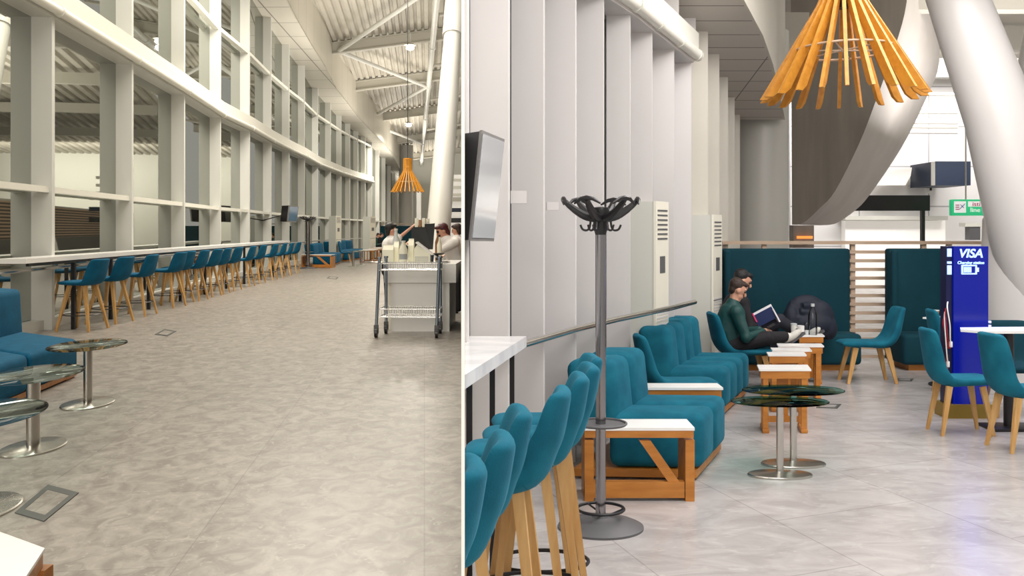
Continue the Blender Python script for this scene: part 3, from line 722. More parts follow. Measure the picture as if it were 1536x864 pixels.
def wood_table(xy, w, d, h, label, m='pine', group='wooden tables with white tops', ex=(1, 0), ey=(0, 1)):
    t = Thing('nesting_table', label, 'table', xy, 0, ex, ey, 1, group)
    b = B(); b.box(-w/2, w/2, -d/2, d/2, h-.014, h); t.part('tabletop', b, 'laminate')
    b = B(); b.box(-w/2+.012, w/2-.012, -d/2+.005, -d/2+.03, h-.075, h-.015); b.box(-w/2+.012, w/2-.012, d/2-.03, d/2-.005, h-.075, h-.015)
    b.box(w/2-.035, w/2-.012, -d/2+.03, d/2-.03, h-.075, h-.015); b.box(-w/2+.012, -w/2+.035, -d/2+.03, d/2-.03, h-.075, h-.015); t.part('apron', b, m)
    for s_ in (-1, 1):
        x = s_*(w/2-.055)
        for yy in (-d/2+.03, d/2-.03):
            b = B(); b.box(x-.022, x+.022, yy-.02, yy+.02, .035, h-.0755); t.part('leg', b, m)
        b = B(); b.box(x-.028, x+.028, -d/2, d/2, 0, .034, .006); t.part('foot_rail', b, m)
    b = B(); b.box(-.045, .045, d/2-.045, d/2-.032, .05, h-.0755); t.part('centre_board', b, m); 
    b = B(); b.box(-w/2+.08, w/2-.08, d/2-.06, d/2-.046, .05, .10); t.part('stretcher', b, m)
    return t
for u, Z, lb in ((553, 41.5, 'nearest'), (563, 44, 'middle'), (571, 47, 'farthest')):
    wood_table((LX(u, Z), Z), .75, 1.2, .62, lb+' of three orange wooden tables far down the left hall')
chair((LX(562, 51), 51), -80, 'teal chair holding the far seated pair in the left hall', 'teal_hall', 1.2, 1.2, 1, .5, 1.1)
# high backed booth far away
b = B(); pbox(b, 570, 339, 662, 379.2, 58, .6)
single('booth_bench', b, 'teal_dark', 'dark teal booth back at the far end of the left hall', 'booth', origin=(LX(600, 58), 58, 0))
for k, (v, u0, u1) in enumerate(((336, 570, 625),)):
    b = B(); pbox(b, u0, v-.6, u1, v+.6, 59, .1); struct('trim_100', b, 'timber')

# service counter
SIDE[0] = -1
Zc = 13.35
t = Thing('service_counter', 'white service counter behind the wire trolley', 'counter', (LX(630, Zc), Zc))
ox = t.origin.x
b = B(); b.box(LX(586, Zc)-ox, LX(674, Zc)-ox, 0.02, 1.5, .0, .785); t.part('cabinet', b, 'laminate')
b = B(); b.box(LX(577, Zc)-ox, LX(684.5, Zc)-ox, -.06, 1.6, .786, 1.09, .006); t.part('countertop', b, 'laminate')
b = B(); b.box(LX(578, Zc)-ox, LX(585, Zc)-ox, .25, 1.5, .0, .785); t.part('side_panel', b, 'ivory')
zc = 1.09
# wire trolley
Zt = 12.7
t = Thing('wire_trolley', 'chrome wire shelf trolley on castors before the white counter', 'trolley', (LX(612, Zt), Zt)); ox = t.origin.x
xl, xr = LX(570, Zt)-ox, LX(660, Zt)-ox; yb = .42
for i, (x, y) in enumerate(((xl, -.05), (xr, -.12), (xl+.03, yb), (xr-.03, yb))):
    tilt = -.05 if i in (0,) else (-.04 if i == 1 else 0)
    b = B(); b.tube([(x+tilt, y, .13), (x, y, 1.2)], .025, 12); b.lathe([(.034, 0), (.034, .03)], (x, y, 1.19), 12); t.part('post', b, 'chromeb')
    xx = x+tilt; b = B(); b.tube([(xx-.022, y, .072), (xx+.022, y, .072)], .072, 20)
    wh = t.part('castor', b, 'blackp')
    b = B(); b.box(xx-.032, xx+.032, y-.03, y+.03, .13, .19); b.box(xx-.034, xx-.026, y-.02, y+.03, .06, .14); b.box(xx+.026, xx+.034, y-.02, y+.03, .06, .14); t.part('castor_fork', b, 'rubber', wh)
for z, lip, nm in ((1.02, .10, 'top_shelf'), (.31, .12, 'bottom_shelf')):
    b = B(); n = 26
    for zz in (0, lip):
        b.tube([(xl, -.08, z+zz), (xr, -.12, z+zz)], .008, 6); b.tube([(xl, yb, z+zz), (xr, yb, z+zz)], .008, 6)
        b.tube([(xl, -.08, z+zz), (xl, yb, z+zz)], .008, 6); b.tube([(xr, -.12, z+zz), (xr, yb, z+zz)], .008, 6)
    for k in range(n+1):
        x = xl+(xr-xl)*k/n; yf = -.08-.04*k/n
        b.tube([(x, yf, z+lip), (x, yf, z), (x, yb, z), (x, yb, z+lip)], .0035, 5)
    for k in range(5):
        b.tube([(xl, -.08+.5*k/4, z), (xr, -.1+.5*k/4, z)], .004, 5)
    t.part(nm, b, 'chrome')
# goods on the counter
def goods(u0, v0, u1, v1, Z, kind, label, cat, name, m='carton', zb=zc, group=None, d=.16):
    x0, x1 = LX(u0, Z), LX(u1, Z); h_ = H-(v0-YH)*Z/F-zb; w_ = x1-x0; cx = (x0+x1)/2
    t = Thing(name, label, cat, (cx, Z), zb, group=group)
    if kind == 'carton':
        b = B(); b.box(-w_/2, w_/2, 0, d, 0, h_*.72, .004); t.part('body', b, m)
        b = B(); q = [Vector((-w_/2, 0, h_*.72)), Vector((w_/2, 0, h_*.72)), Vector((w_/2*.9, d/2, h_*.97)), Vector((-w_/2*.9, d/2, h_*.97))]
        q2 = [Vector((-w_/2, d, h_*.72)), Vector((w_/2, d, h_*.72)), Vector((w_/2*.9, d/2+.004, h_*.97)), Vector((-w_/2*.9, d/2+.004, h_*.97))]
        b.prism(q, q2); b.box(-w_/2*.9, w_/2*.9, d/2-.004, d/2+.006, h_*.96, h_); t.part('gable_top', b, m)
    if kind == 'jug':
        r = w_/2; b = B(); b.lathe([(r*.8, 0), (r*.9, .01), (r*.9, h_*.6), (r*.55, h_*.78), (r*.4, h_*.9), (r*.4, h_*.96)], n=20); t.part('body', b, m)
        b = B(); b.lathe([(r*.48, h_*.95), (r*.48, h_)], n=16); t.part('lid', b, 'white')
        b = B(); b.tube(catmull([(r*.5, 0, h_*.85), (r*1.1, 0, h_*.75), (r*1.05, 0, h_*.45), (r*.88, 0, h_*.35)], 4), r*.12, 6); t.part('handle', b, m)
        b = B(); b.lathe([(r*.905, h_*.18), (r*.905, h_*.42)], n=20); t.part('label_band', b, 'greyshade')
    if kind == 'box':
        b = B(); b.box(-w_/2, w_/2, 0, d, 0, h_*.93, .004); t.part('body', b, m); b = B(); b.box(-w_/2, w_/2, 0, d, h_*.93, h_, .003); t.part('lid', b, 'laminate')
    if kind == 'cup':
        r = w_/2; b = B(); b.lathe([(r*.72, 0), (r*.95, h_*.9)], n=18); t.part('body', b, m); b = B(); b.lathe([(r, h_*.9), (r, h_*.96), (r*.9, h_)], n=18); t.part('lid', b, 'white')
    if kind == 'bottle':
        r = w_/2; b = B(); b.lathe([(r*.95, 0), (r, .01), (r, h_*.62), (r*.35, h_*.8), (r*.33, h_*.93)], n=18); t.part('body', b, m); b = B(); b.lathe([(r*.42, h_*.92), (r*.42, h_)], n=14); t.part('cap', b, 'black')
    return t
GG = 'cream packages on the service counter'
goods(573.5, 367, 590, 392, 13.5, 'carton', 'wide cream carton at the left end of the service counter', 'carton', 'carton', group=GG)
goods(590, 362, 598, 392, 13.75, 'carton', 'narrow cream carton second from the left on the service counter', 'carton', 'carton', group=GG)
goods(598, 361, 612, 392, 13.45, 'jug', 'cream jug with a grey label band on the service counter', 'jug', 'jug', group=GG)
goods(612, 358, 620.5, 392, 13.7, 'carton', 'tall narrow cream carton right of the jug', 'carton', 'carton', group=GG)
goods(588, 343, 600, 392, 14.1, 'jug', 'tall grey plastic pitcher behind the cream cartons', 'pitcher', 'pitcher', 'greyplastic')
# slanted dispenser rack
t = Thing('milk_rack', 'slanted cream rack with ventilation slots at the centre of the counter', 'rack', (LX(632, 13.5), 13.5), zc)
x0, x1 = LX(621, 13.5)-t.origin.x, LX(645, 13.5)-t.origin.x
b = B(); q = [Vector((x0, 0, 0)), Vector((x1, 0, 0)), Vector((x1, 0, .16)), Vector((x0+.05, 0, .30)), Vector((x0, 0, .23))]; b.prism(q, [v+Vector((0, .25, 0)) for v in q]); t.part('housing', b, 'carton')
b = B()
for r_ in range(3):
    for k in range(10): b.box(x0+.02+k*.022, x0+.031+k*.022, -.004, -.0002, .03+r_*.03, .05+r_*.03)
t.part('slots', b, 'greyshade')
b = B(); q = [Vector((x0+.02, -.01, .33)), Vector((x1+.09, -.01, .09)), Vector((x1+.1, -.01, .105)), Vector((x0+.04, -.01, .35))]; b.prism(q, [v+Vector((0, .26, 0)) for v in q]); t.part('sloping_lid', b, 'laminate')
# screen
t = Thing('till_display', 'large black display panel standing on the service counter', 'display', (LX(634, 14.3), 14.3), zc)
def q3(u, v, Z, o): return P(u, v, Z)-o
o_ = t.origin
q = [q3(617, 342, 14.3, o_), q3(637, 341, 14.25, o_), q3(637, 336, 14.25, o_), q3(652, 335, 14.2, o_), q3(649, 374, 14.2, o_), q3(617, 375, 14.3, o_)]
b = B(); b.prism(q, [v+Vector((0, .05, 0)) for v in q]); t.part('panel', b, 'signblack')
b = B(); b.box(-.05, .05, .05, .09, 0, .3); b.lathe([(.11, 0), (.11, .012)], (0, .08, 0), 20); t.part('stand', b, 'black')
for k, (u0, u1, v0, m, nm) in enumerate(((622, 627, 327, 'carton', 'leftmost cream packet on top of the black display'), (628, 632, 329, 'brown', 'small brown packet on top of the black display'), (633, 638, 327, 'carton', 'middle cream packet on top of the black display'), (639, 644, 328, 'ivory', 'rightmost pale packet on top of the black display'))):
    zb = H-((341 if k < 3 else 335.5)-YH)*14.25/F+.004
    goods(u0, v0, u1, 341, 14.26, 'box', nm, 'packet', 'packet', m, zb, 'packets on the black display', .04)
goods(652.5, 346, 660.5, 392, 14.4, 'bottle', 'dark brown syrup bottle right of the black display', 'bottle', 'bottle', 'brown')
goods(655.5, 352, 663, 392, 14.0, 'bottle', 'pale syrup bottle in front of the brown bottle', 'bottle', 'bottle', 'carton')
goods(646, 381, 651, 391, 13.38, 'cup', 'small dark blue cup beside the plates on the service counter', 'cup', 'cup', 'navy')
t = Thing('tray', 'oval black tray raised right of the cream rack', 'tray', (LX(656, 13.75), 13.75), zc)
b = B(); b.lathe([(.10, .13), (.13, .155), (.125, .158), (.09, .14)], n=28); t.part('dish', b, 'blackp')
b = B(); b.lathe([(.05, 0), (.02, .02), (.02, .13)], n=16); t.part('stem', b, 'black')
t = Thing('plate_stack', 'stack of white plates at the right of the service counter', 'plates', (LX(664, 13.6), 13.6), zc); b = B(); b.lathe([(.07, 0), (.13, .015), (.13, .022)], n=28); t.part('plate', b, 'laminate'); b = B(); b.lathe([(.07, .0225), (.12, .035), (.12, .042)], n=28); t.part('plate', b, 'laminate')
t = Thing('serving_tray', 'round steel tray jutting out left of the service counter', 'tray', (LX(572, 13.85), 13.85), zc+.001); b = B(); b.lathe([(.15, 0), (.19, .012), (.185, .016), (.14, .006)], n=32); t.part('dish', b, 'chrome')

# hanging slat lamp
def slat_lamp(xy, zbot, label, s=1, n=22, top=14):
    t = Thing('pendant_lamp', label, 'lamp', xy, zbot, (s, 0), (0, s), s, 'slatted wooden pendant lamps')
    for k in range(n):
        a = 2*math.pi*k/n+.1; d = Vector((math.cos(a), math.sin(a), 0)); q = Vector((-d.y, d.x, 0))
        pr = [(.625, .0), (.60, .04), (.20, .72), (.165, .80), (.165, 1.22)]
        b = B(); vs = []
        for i, (r_, z) in enumerate(pr):
            h_ = .013; rr = (.055, .085, .07, .06, .06)[i]
            for e, f_ in ((-h_, 0), (h_, 0), (h_, rr), (-h_, rr)): vs.append(d*(r_-f_)+q*e+Vector((0, 0, z+(f_*.0))))
        m = len(pr); fs = [[i*4+j, i*4+(j+1) % 4, (i+1)*4+(j+1) % 4, (i+1)*4+j] for i in range(m-1) for j in range(4)]+[[0, 1, 2, 3], [(m-1)*4+j for j in range(4)]]
        b.add(vs, fs); t.part('slat', b, 'lampwood')
    b = B(); b.ring((0, 0, .37), .375, .008, 40, 6)
    for a in range(0, 360, 60): b.tube([(0, 0, .37), (.375*math.cos(R(a)), .375*math.sin(R(a)), .37)], .006, 6)
    t.part('spacer_ring', b, 'timber')
    b = B(); b.lathe([(.15, .9), (.15, .93)], n=24); b.lathe([(.15, 1.20), (.15, 1.24)], n=24); t.part('hub_disc', b, 'lampwood')
    b = B(); b.tube([(0, 0, 1.2), (0, 0, (top-zbot)/s)], .012, 8); t.part('cable', b, 'black')
    b = B(); b.lathe([(.03, .90), (.04, .80), (.06, .75), (.05, .70)], n=16); t.part('bulb_holder', b, 'black'); return t
slat_lamp((LX(611.5, 27), 27), P(611, 288, 27).z, 'amber slatted wooden pendant lamp hanging over the left hall', .88)

# ceiling downlights of the left hall
for k, (u, v, Z, lb) in enumerate(((615, 72, 42, 'nearer bright round spotlight under the corrugated ceiling of the left hall'), (613, 188, 61.5, 'farther bright round spotlight under the corrugated ceiling of the left hall'))):
    p = P(u, v, Z); t = Thing('ceiling_spotlight', lb, 'light', (p.x, p.y), p.z, group='spotlights under the corrugated ceiling')
    b = B(); b.sphere((0, 0, 0), .20, .20, .12); t.part('bulb', b, 'glow'); b = B(); b.lathe([(.3, .13), (.18, .22), (.05, .26), (.03, .75)], n=20); t.part('shade', b, 'steelpaint')
    spot('spotlight_beam', (p.x, p.y, p.z-.3), 2600 if k == 0 else 3000, WARM, 165, .15)

# =====================================================================================================
#                                              PEOPLE
# =====================================================================================================
def limb(b, pts, rr, n=12):
    b.tube(pts, rr, n)
    for p, r_ in zip(pts, rr): b.sphere(p, r_, n=12, m=8)
def head(b, c, fwd, s=1.0, tilt=0):
    """head of 0.23 m with face, ears; fwd is a unit vector"""
    f = Vector(fwd).normalized(); r_ = f.cross(Vector((0, 0, 1))).normalized(); u = r_.cross(f); c = Vector(c); m3 = Matrix((r_, f, u)).transposed()
    b.sphere(c+u*.02*s-f*.01*s, .076*s, .095*s, .10*s, rot=m3, n=20, m=14)
    b.sphere(c-u*.055*s+f*.025*s, .056*s, .062*s, .055*s, rot=m3)
    b.sphere(c-u*.095*s+f*.055*s, .028*s, .028*s, .022*s, rot=m3)
    b.tube([c+f*.088*s+u*.02*s, c+f*.112*s-u*.022*s], [.010*s, .016*s], 8)
    b.sphere(c+f*.108*s-u*.024*s, .016*s); b.sphere(c+f*.085*s-u*.058*s, .022*s, .014*s, .008*s, rot=m3)
    for e in (-1, 1): b.sphere(c+r_*e*.078*s-f*.005*s-u*.005*s, .012*s, .022*s, .032*s, rot=m3)
    b.sphere(c+f*.080*s+u*.042*s, .055*s, .016*s, .012*s, rot=m3)
def hairb(c, fwd, s=1.0, full=.0):
    f = Vector(fwd).normalized(); r_ = f.cross(Vector((0, 0, 1))).normalized(); u = r_.cross(f); c = Vector(c); m3 = Matrix((r_, f, u)).transposed(); b = B()
    b.sphere(c+u*.048*s-f*.036*s, .086*s, .092*s, .088*s, rot=m3, n=20, m=14)
    b.sphere(c+u*.088*s+f*.03*s, .064*s, .062*s, .034*s, rot=m3)
    b.sphere(c-u*.01*s-f*.06*s, .074*s, .05*s, (.07+full)*s, rot=m3); return b
def eyes(t, c, fwd):
    f = Vector(fwd).normalized(); r_ = f.cross(Vector((0, 0, 1))).normalized(); u = r_.cross(f)
    for e in (-1, 1):
        b = B(); b.sphere(Vector(c)+r_*e*.034+f*.084+u*.012, .011, n=10, m=8); t.part('eye', b, 'hairblack')
def hand(b, wrist, d, up, s=1.0, curl=.5):
    """palm, five separate fingers and a side thumb"""
    d = Vector(d).normalized(); up = Vector(up).normalized(); sd = d.cross(up).normalized(); w_ = Vector(wrist)
    pc = w_+d*.045*s
    m3 = Matrix((sd, d, up)).transposed(); b.sphere(pc, .040*s, .052*s, .015*s, rot=m3)
    for k, (o, ln) in enumerate(((-.030, .062), (-.010, .072), (.011, .067), (.030, .050))):
        a = w_+d*.085*s+sd*o*s; p1 = a+d*ln*.5*s-up*ln*.18*curl*2*s; p2 = p1+d*ln*.35*s*(1-curl)-up*ln*.45*s*(.3+curl)
        b.tube([a-d*.02*s, a, p1, p2], [.0095*s, .0092*s, .0085*s, .0065*s], 8)
    a = w_+d*.025*s-sd*.034*s; b.tube([a, a+d*.03*s-sd*.022*s, a+d*.058*s-sd*.018*s-up*.012*s], [.013*s, .011*s, .008*s], 8)

def seated(xy, s, label, jm, hm, tm, hold, crossed=True, kx=1, ky=.85, flip=1, headdrop=0, headfwd=0):
    """seated person facing +x (local), knees forward; origin on the floor under the hips"""
    t = Thing('person', label, 'person', xy, 0, (kx, 0), (0, ky), s)
    hc = Vector((.16+headfwd, 0, 1.13-headdrop)); fw = Vector((.88, -.06, -.42)).normalized()
    hips = Vector((-.02, 0, .52)); chest = Vector((.00, 0, .84)); neck = Vector((.07+headfwd*.6, 0, .99-headdrop*.6))
    # skin body (one continuous surface)
    b = B(); head(b, hc, fw, 1.0)
    limb(b, [chest, neck, hc-Vector((.03, 0, .05))], [.08, .062, .055])
    limb(b, [hips, Vector((-.04, 0, .68)), chest], [.12, .11, .13])
    W = []
    for e, wr in ((-1, Vector((.36, -.05, .66))), (1, Vector((.35, .07, .67)))):
        sh = chest+Vector((.0, e*.17, .07)); el = Vector((.10, e*.24, .62)); limb(b, [chest+Vector((0, e*.05, .05)), sh, el, wr], [.07, .05, .036, .024]); W.append(wr)
        hand(b, wr, Vector((.85, -e*.35, .05)), Vector((0, e*.25, 1)), 1.05, .55)
    kn1 = Vector((.42, .10, .56)); an1 = Vector((.46, .10, .12))
    if crossed: kn2 = Vector((.36, -.16, .60)); an2 = Vector((.62, -.02, .60))
    else: kn2 = Vector((.46, -.10, .68)); an2 = Vector((.74, -.09, .52))
    for e, kn, an in ((1, kn1, an1), (-1, kn2, an2)): limb(b, [hips+Vector((0, e*.08, 0)), kn, an], [.08, .05, .035])
    t.part('body', fuse(b, .008, 3), 'skin', sharp=80)
    eyes(t, hc, fw)
    t.part('hair', fuse(hairb(hc, fw), .009, 3), hm, sharp=80)
    # jacket
    b = B(); limb(b, [hips+Vector((-.01, 0, .02)), Vector((-.06, 0, .68)), chest+Vector((-.01, 0, 0)), neck+Vector((-.01, 0, -.02))], [.165, .165, .165, .085])
    for e, wr in ((-1, W[0]), (1, W[1])):
        sh = chest+Vector((.0, e*.17, .05)); el = Vector((.09, e*.25, .62)); limb(b, [chest, sh, el, wr+Vector((-.015, 0, 0))], [.12, .085, .068, .045])
    t.part('jacket', fuse(b, .014, 4), jm, sharp=80)
    b = B()
    for e, kn, an in ((1, kn1, an1), (-1, kn2, an2)): limb(b, [hips+Vector((0, e*.08, -.01)), kn, an], [.115, .085, .062])
    t.part('trousers', fuse(b, .013, 4), tm, sharp=80)
    for k, an in enumerate((an1, an2)):
        if k == 0: m3 = Matrix.Identity(3); c = an+Vector((.07, 0, -.075))
        else: m3 = Matrix.Rotation(R(-35), 3, 'Y'); c = an+Vector((.09, -.01, .01))
        b = B(); b.sphere(c, .125, .05, .045, rot=m3); b.sphere(c+m3 @ Vector((-.07, 0, .03)), .06, .045, .055, rot=m3); sh = t.part('shoe', fuse(b, .009, 3), 'shoe' if k else 'blackcloth', sharp=80)
        b = B(); q = [m3 @ Vector((x, y, -.038))+c for x, y in ((-.125, -.04), (.125, -.045), (.14, 0), (.125, .045), (-.125, .04))]; b.prism(q, [v-m3 @ Vector((0, 0, .018)) for v in q]); t.part('sole', b, 'rubber', sh)
    return t, W

# ---------------------------------------------------------------- left hall staff
def standing(xy, s, label, lean, facing, arms, hair_m, hfull, hips_z=.93, kx=1, trousers='blackcloth', headoff=(0, 0, 0)):
    t = Thing('person', label, 'person', xy, 0, (kx, 0), (0, 1), s)
    L = Vector(lean); hips = Vector((0, 0, hips_z)); chest = Vector((L.x*.5, L.y*.5, hips_z+.40)); neck = Vector((L.x, L.y, hips_z+.56)); hc = neck+Vector((L.x*.35, L.y*.3, .13))+Vector(headoff); f = Vector(facing).normalized(); rt = f.cross(Vector((0, 0, 1))).normalized()
    b = B(); head(b, hc, f, 1.0); limb(b, [chest, neck, hc-Vector((0, 0, .05))], [.09, .06, .055]); limb(b, [hips, hips.lerp(chest, .5), chest], [.12, .11, .13])
    for e, (el, wr) in zip((-1, 1), arms):
        sh = chest+rt*e*.17+Vector((0, 0, .08)); limb(b, [chest+rt*e*.05, sh, Vector(el), Vector(wr)], [.07, .05, .038, .025]); hand(b, wr, (Vector(wr)-Vector(el)), Vector((0, -.3, 1)), 1.05, .45)
    for e in (-1, 1): limb(b, [hips+rt*e*.09, hips*.5+rt*e*.10+Vector((0, 0, .03)), Vector((0, 0, .08))+rt*e*.11], [.09, .055, .038])
    t.part('body', fuse(b, .010, 3), 'skin', sharp=80)
    eyes(t, hc, f)
    t.part('hair', fuse(hairb(hc, f, 1.12, hfull), .012, 3), hair_m, sharp=80)
    b = B(); limb(b, [hips+Vector((0, 0, .03)), hips.lerp(chest, .5), chest, neck-Vector((0, 0, .05))], [.16, .15, .165, .10])
    for e, (el, wr) in zip((-1, 1), arms):
        sh = chest+rt*e*.17+Vector((0, 0, .06)); limb(b, [chest, sh, sh.lerp(Vector(el), .8)], [.12, .085, .07])
    t.part('shirt', fuse(b, .016, 4), 'shirt', sharp=80)
    b = B(); limb(b, [hips, hips+Vector((0, 0, -.1))], [.165, .165])
    for e in (-1, 1): limb(b, [hips+rt*e*.08, hips*.5+rt*e*.10, Vector((0, 0, .09))+rt*e*.11], [.12, .085, .065])
    t.part('trousers', fuse(b, .016, 4), trousers, sharp=80)
    for e in (-1, 1):
        b = B(); b.sphere(Vector((0, 0, .045))+rt*e*.11+f*.06, .05, .05, .045); b.sphere(Vector((0, 0, .04))+rt*e*.11+f*.12, .05, .07, .038); t.part('shoe', fuse(b, .012, 2), 'blackcloth', sharp=80)
    return t
SIDE[0] = -1
standing((LX(684, 16.4), 16.4), 1.0, 'person with dark red hair, white shirt and black trousers bending over the service counter', (-.16, -.05, 0), (-.75, -.35, -.45), (((-.30, -.25, 1.18), (-.42, -.35, 1.12)), ((-.20, .1, 1.18), (-.42, .0, 1.12))), 'hairred', .05, headoff=(-.02, 0, -.01), kx=1.15)
standing((LX(584, 16.5), 16.5), 1.0, 'person with black hair and white shirt reaching up towards the black display', (.03, 0, 0), (.8, .3, -.1), (((.15, .35, 1.25), (.3, .4, 1.35)), ((.24, -.12, 1.50), (.47, -.14, 1.69))), 'hairblack', .03)
standing((LX(690, 18.5), 18.5), 1.0, 'person mostly hidden behind the red haired one', (-.06, 0, 0), (-.8, .3, -.2), (((-.1, -.25, 1.2), (-.3, -.3, 1.1)), ((-.1, .3, 1.2), (-.3, .2, 1.1))), 'hair', .03)
seated((LX(563, 50.6), 50.6), 1.12, 'seated person in dark green far down the left hall', 'greenjacket', 'hair', 'blackcloth', None, kx=1.1)
seated((LX(568.5, 53.5), 53.5), 1.12, 'seated person in black beyond the dark green one far down the left hall', 'blackcloth', 'hairblack', 'denim', None, False, kx=1.1)

# =====================================================================================================
#                                         RIGHT LOUNGE, SETTING
# =====================================================================================================
SIDE[0] = 1
rf = [(700, 4.35), (762, 4.9), (815, 5.4), (863, 5.87), (905, 6.3), (945, 6.8), (978, 7.4), (1011, 8.1), (1037, 8.75)]
HBR = 3.39
prev = 640
for i, (u, Z) in enumerate(rf):
    x = LX(u, Z); gap = 5 if u in (762, 700, 815, 945) else -4
    d = (u-prev-gap)*Z/F; prev = u
    b = B(); q = [Vector((x, Z, 0)), Vector((x+.012, Z+.05, 0)), Vector((x-d, Z+.07, 0)), Vector((x-d, Z+.02, 0))]
    b.prism(q, [v+Vector((0, 0, HBR)) for v in q])
    if i > 3: b.prism([v+Vector((.05, .02, HBR+.2)) for v in q], [v+Vector((.05, .02, 6)) for v in q])
    struct('trim_%d' % (110+i), b, 'finr')
pts = [Vector((LX(u, Z), Z)) for u, Z in rf]
pts = [pts[0]+(pts[0]-pts[1])*3]+pts
def tang(i):
    a = pts[max(i-1, 0)]; c = pts[min(i+1, len(pts)-1)]; t_ = (c-a).normalized(); return t_, Vector((-t_.y, t_.x))
def along_r(o0, o1, z0, z1, P_=None):
    b = B(); vs = []; m = len(pts)
    for i, p in enumerate(pts):
        t_, n_ = tang(i); a = p+n_*o0; c = p+n_*o1; vs += [Vector((*a, z0)), Vector((*c, z0)), Vector((*c, z1)), Vector((*a, z1))]
    return b.add(vs, [[i*4+k, i*4+(k+1) % 4, (i+1)*4+(k+1) % 4, (i+1)*4+k] for i in range(m-1) for k in range(4)]+[[0, 1, 2, 3], [(m-1)*4+k for k in range(4)]])
struct('window_40', along_r(.23, .26, 0, 6.2), 'signblack')
struct('trim_125', along_r(-.03, .26, HBR, HBR+.06), 'finr')
struct('trim_126', along_r(-.08, .26, HBR+.13, HBR+.30), 'beam')
b = B(); tp = []
for i, p in enumerate(pts): t_, n_ = tang(i); tp.append(Vector((*(p-n_*.06), HBR+.075)))
b.tube(tp, .055, 12)
for i in range(1, len(tp)): b.tube([tp[i]-Vector((.015, .03, 0)), tp[i]+Vector((.015, .03, 0))], .064, 12)
struct('trim_127', b, 'beam')
# rail and shelf strip
b = B(); rp = [P(700, 538.5, .69*F/194.5), P(790, 513, 5.10), P(863, 492, 5.83), P(922, 478, 6.43), P(1000, 462, 7.3), P(1040, 452, 7.95)]
b.tube([v-Vector((0, .06, 0)) for v in rp], .024, 12); struct('trim_128', b, 'chrome')
# small transom stubs between fins
for k, (u0, v0, u1, v1, Z) in enumerate(((766, 286, 790, 305, 4.97), (820, 303, 838, 315, 5.5))):
    b = B(); pbox(b, u0, v0, u1, v1, Z, .06); struct('trim_%d' % (130+k), b, 'finr')
# tall fins up to the lounge soffit
tall = [(1062, 9.1, 3.78), (1079, 9.7, 3.62), (1092, 10.4, 3.44), (1102, 11.1, 3.28), (1110, 11.8, 3.15)]
pv = 1037
for k, (u, Z, zt) in enumerate(tall):
    x = LX(u, Z); d = (u-pv+8)*Z/F; pv = u; b = B(); b.box(x-d, x, Z, Z+.12, 0, zt+.6); struct('trim_%d' % (135+k), b, 'soffit')
# lounge soffit
def sz(Z): return 3.90-.20*(Z-8.6)
b = B(); q = []
ed = [(1.3, 6.8), (2.25, 8.28), (2.74, 9.2), (3.1, 10), (3.9, 12)]
inn = [(.9, 6.8), (1.5, 8.28), (1.95, 9.2), (2.3, 10), (3.0, 12)]
vs = []
for (xe, ze), (xi, zi) in zip(ed, inn): vs += [Vector((xi, zi, sz(zi))), Vector((xe, ze, sz(ze))), Vector((xe, ze, sz(ze)+.05)), Vector((xi, zi, sz(zi)+.05))]
fs = [[i*4+k, i*4+(k+1) % 4, (i+1)*4+(k+1) % 4, (i+1)*4+k] for i in range(4) for k in range(4)]
b.add(vs, fs); struct('ceiling', b, 'soffit_seam_r')
vs = []
for (xe, ze) in ed: vs += [Vector((xe, ze, sz(ze))), Vector((xe+.04, ze+.02, sz(ze))), Vector((xe+.04, ze+.02, 6.4)), Vector((xe, ze, 6.4))]
b = B(); b.add(vs, fs); struct('wall_right', b, 'soffit')
# upper ceiling of the lounge and back wall
b = B(); b.box(-1, 15, 9.2, 26, 6.3, 6.4); struct('ceiling', b, 'deck')
for k in range(4):
    b = B(); b.box(6, 15, 12+k*3.4, 12.3+k*3.4, 5.7, 6.2); struct('trim_%d' % (145+k), b, 'steelpaint')
ZB = 24.0
b = B(); b.box(3, 18, ZB, ZB+.3, 0, 8); struct('wall_back', b, 'cladding')
# ledge and lower white wall with a glow of its own
b = B(); pbox(b, 1268, 324, 1422, 330, 23.4, .6); struct('trim_150', b, 'greypanel')
b = B(); pbox(b, 1268, 331, 1418, 560, 23.7, .28); struct('wall_back', b, 'glowwall')
b = B(); pbox(b, 1190, 338, 1221, 372, 20.5, .3); struct('wall_back', b, 'darktaupe')  # dark sheet standing in for the unlit opening
b = B(); pbox(b, 1196, 354, 1219, 358, 20.4, .05); single('neon_strip', b, 'orangeglow', 'orange glowing strip above the first booth panel', 'light', origin=(LX(1207, 20.4), 20.4, P(1207, 358, 20.4).z))
for k, v in enumerate((141, 163, 168, 182, 190, 198)):
    b = B(); a = P(1360, v, 21.5); c = P(1436, v+.5, 21.5); b.tube([a, c], .045 if k != 3 else .07, 10); single('ceiling_pipe', b, 'columnr' if k % 2 else 'steelpaint', ['topmost', 'second', 'third', 'fourth', 'fifth', 'lowest'][k]+' of the horizontal pipes high up beside the leaning column', 'pipe', 'pipes beside the leaning column', tuple(a))
t = Thing('wall_box', 'dark navy box unit with a grey flank on the white back wall', 'box', (LX(1427, 22.3), 22.3), P(1400, 278, 22.3).z)
o_ = t.origin
b = B(); a = P(1403, 242, 22.3)-o_; c = P(1456, 278, 22.3)-o_; b.box(a.x, c.x, 0, 1.4, 0, a.z); t.part('front', b, 'navy')
b = B(); q = [P(1402.8, 242, 22.3)-o_, P(1402.8, 278, 22.3)-o_, P(1365, 278, 23.8)-o_, P(1365, 252, 23.8)-o_]; b.prism(q, [v+Vector((0, .1, 0)) for v in q]); t.part('flank', b, 'greypanel')
b = B(); q = []
pl = [(1308, 278), (1316, 262), (1330, 257), (1345, 254), (1368, 251), (1366, 264), (1358, 278)]
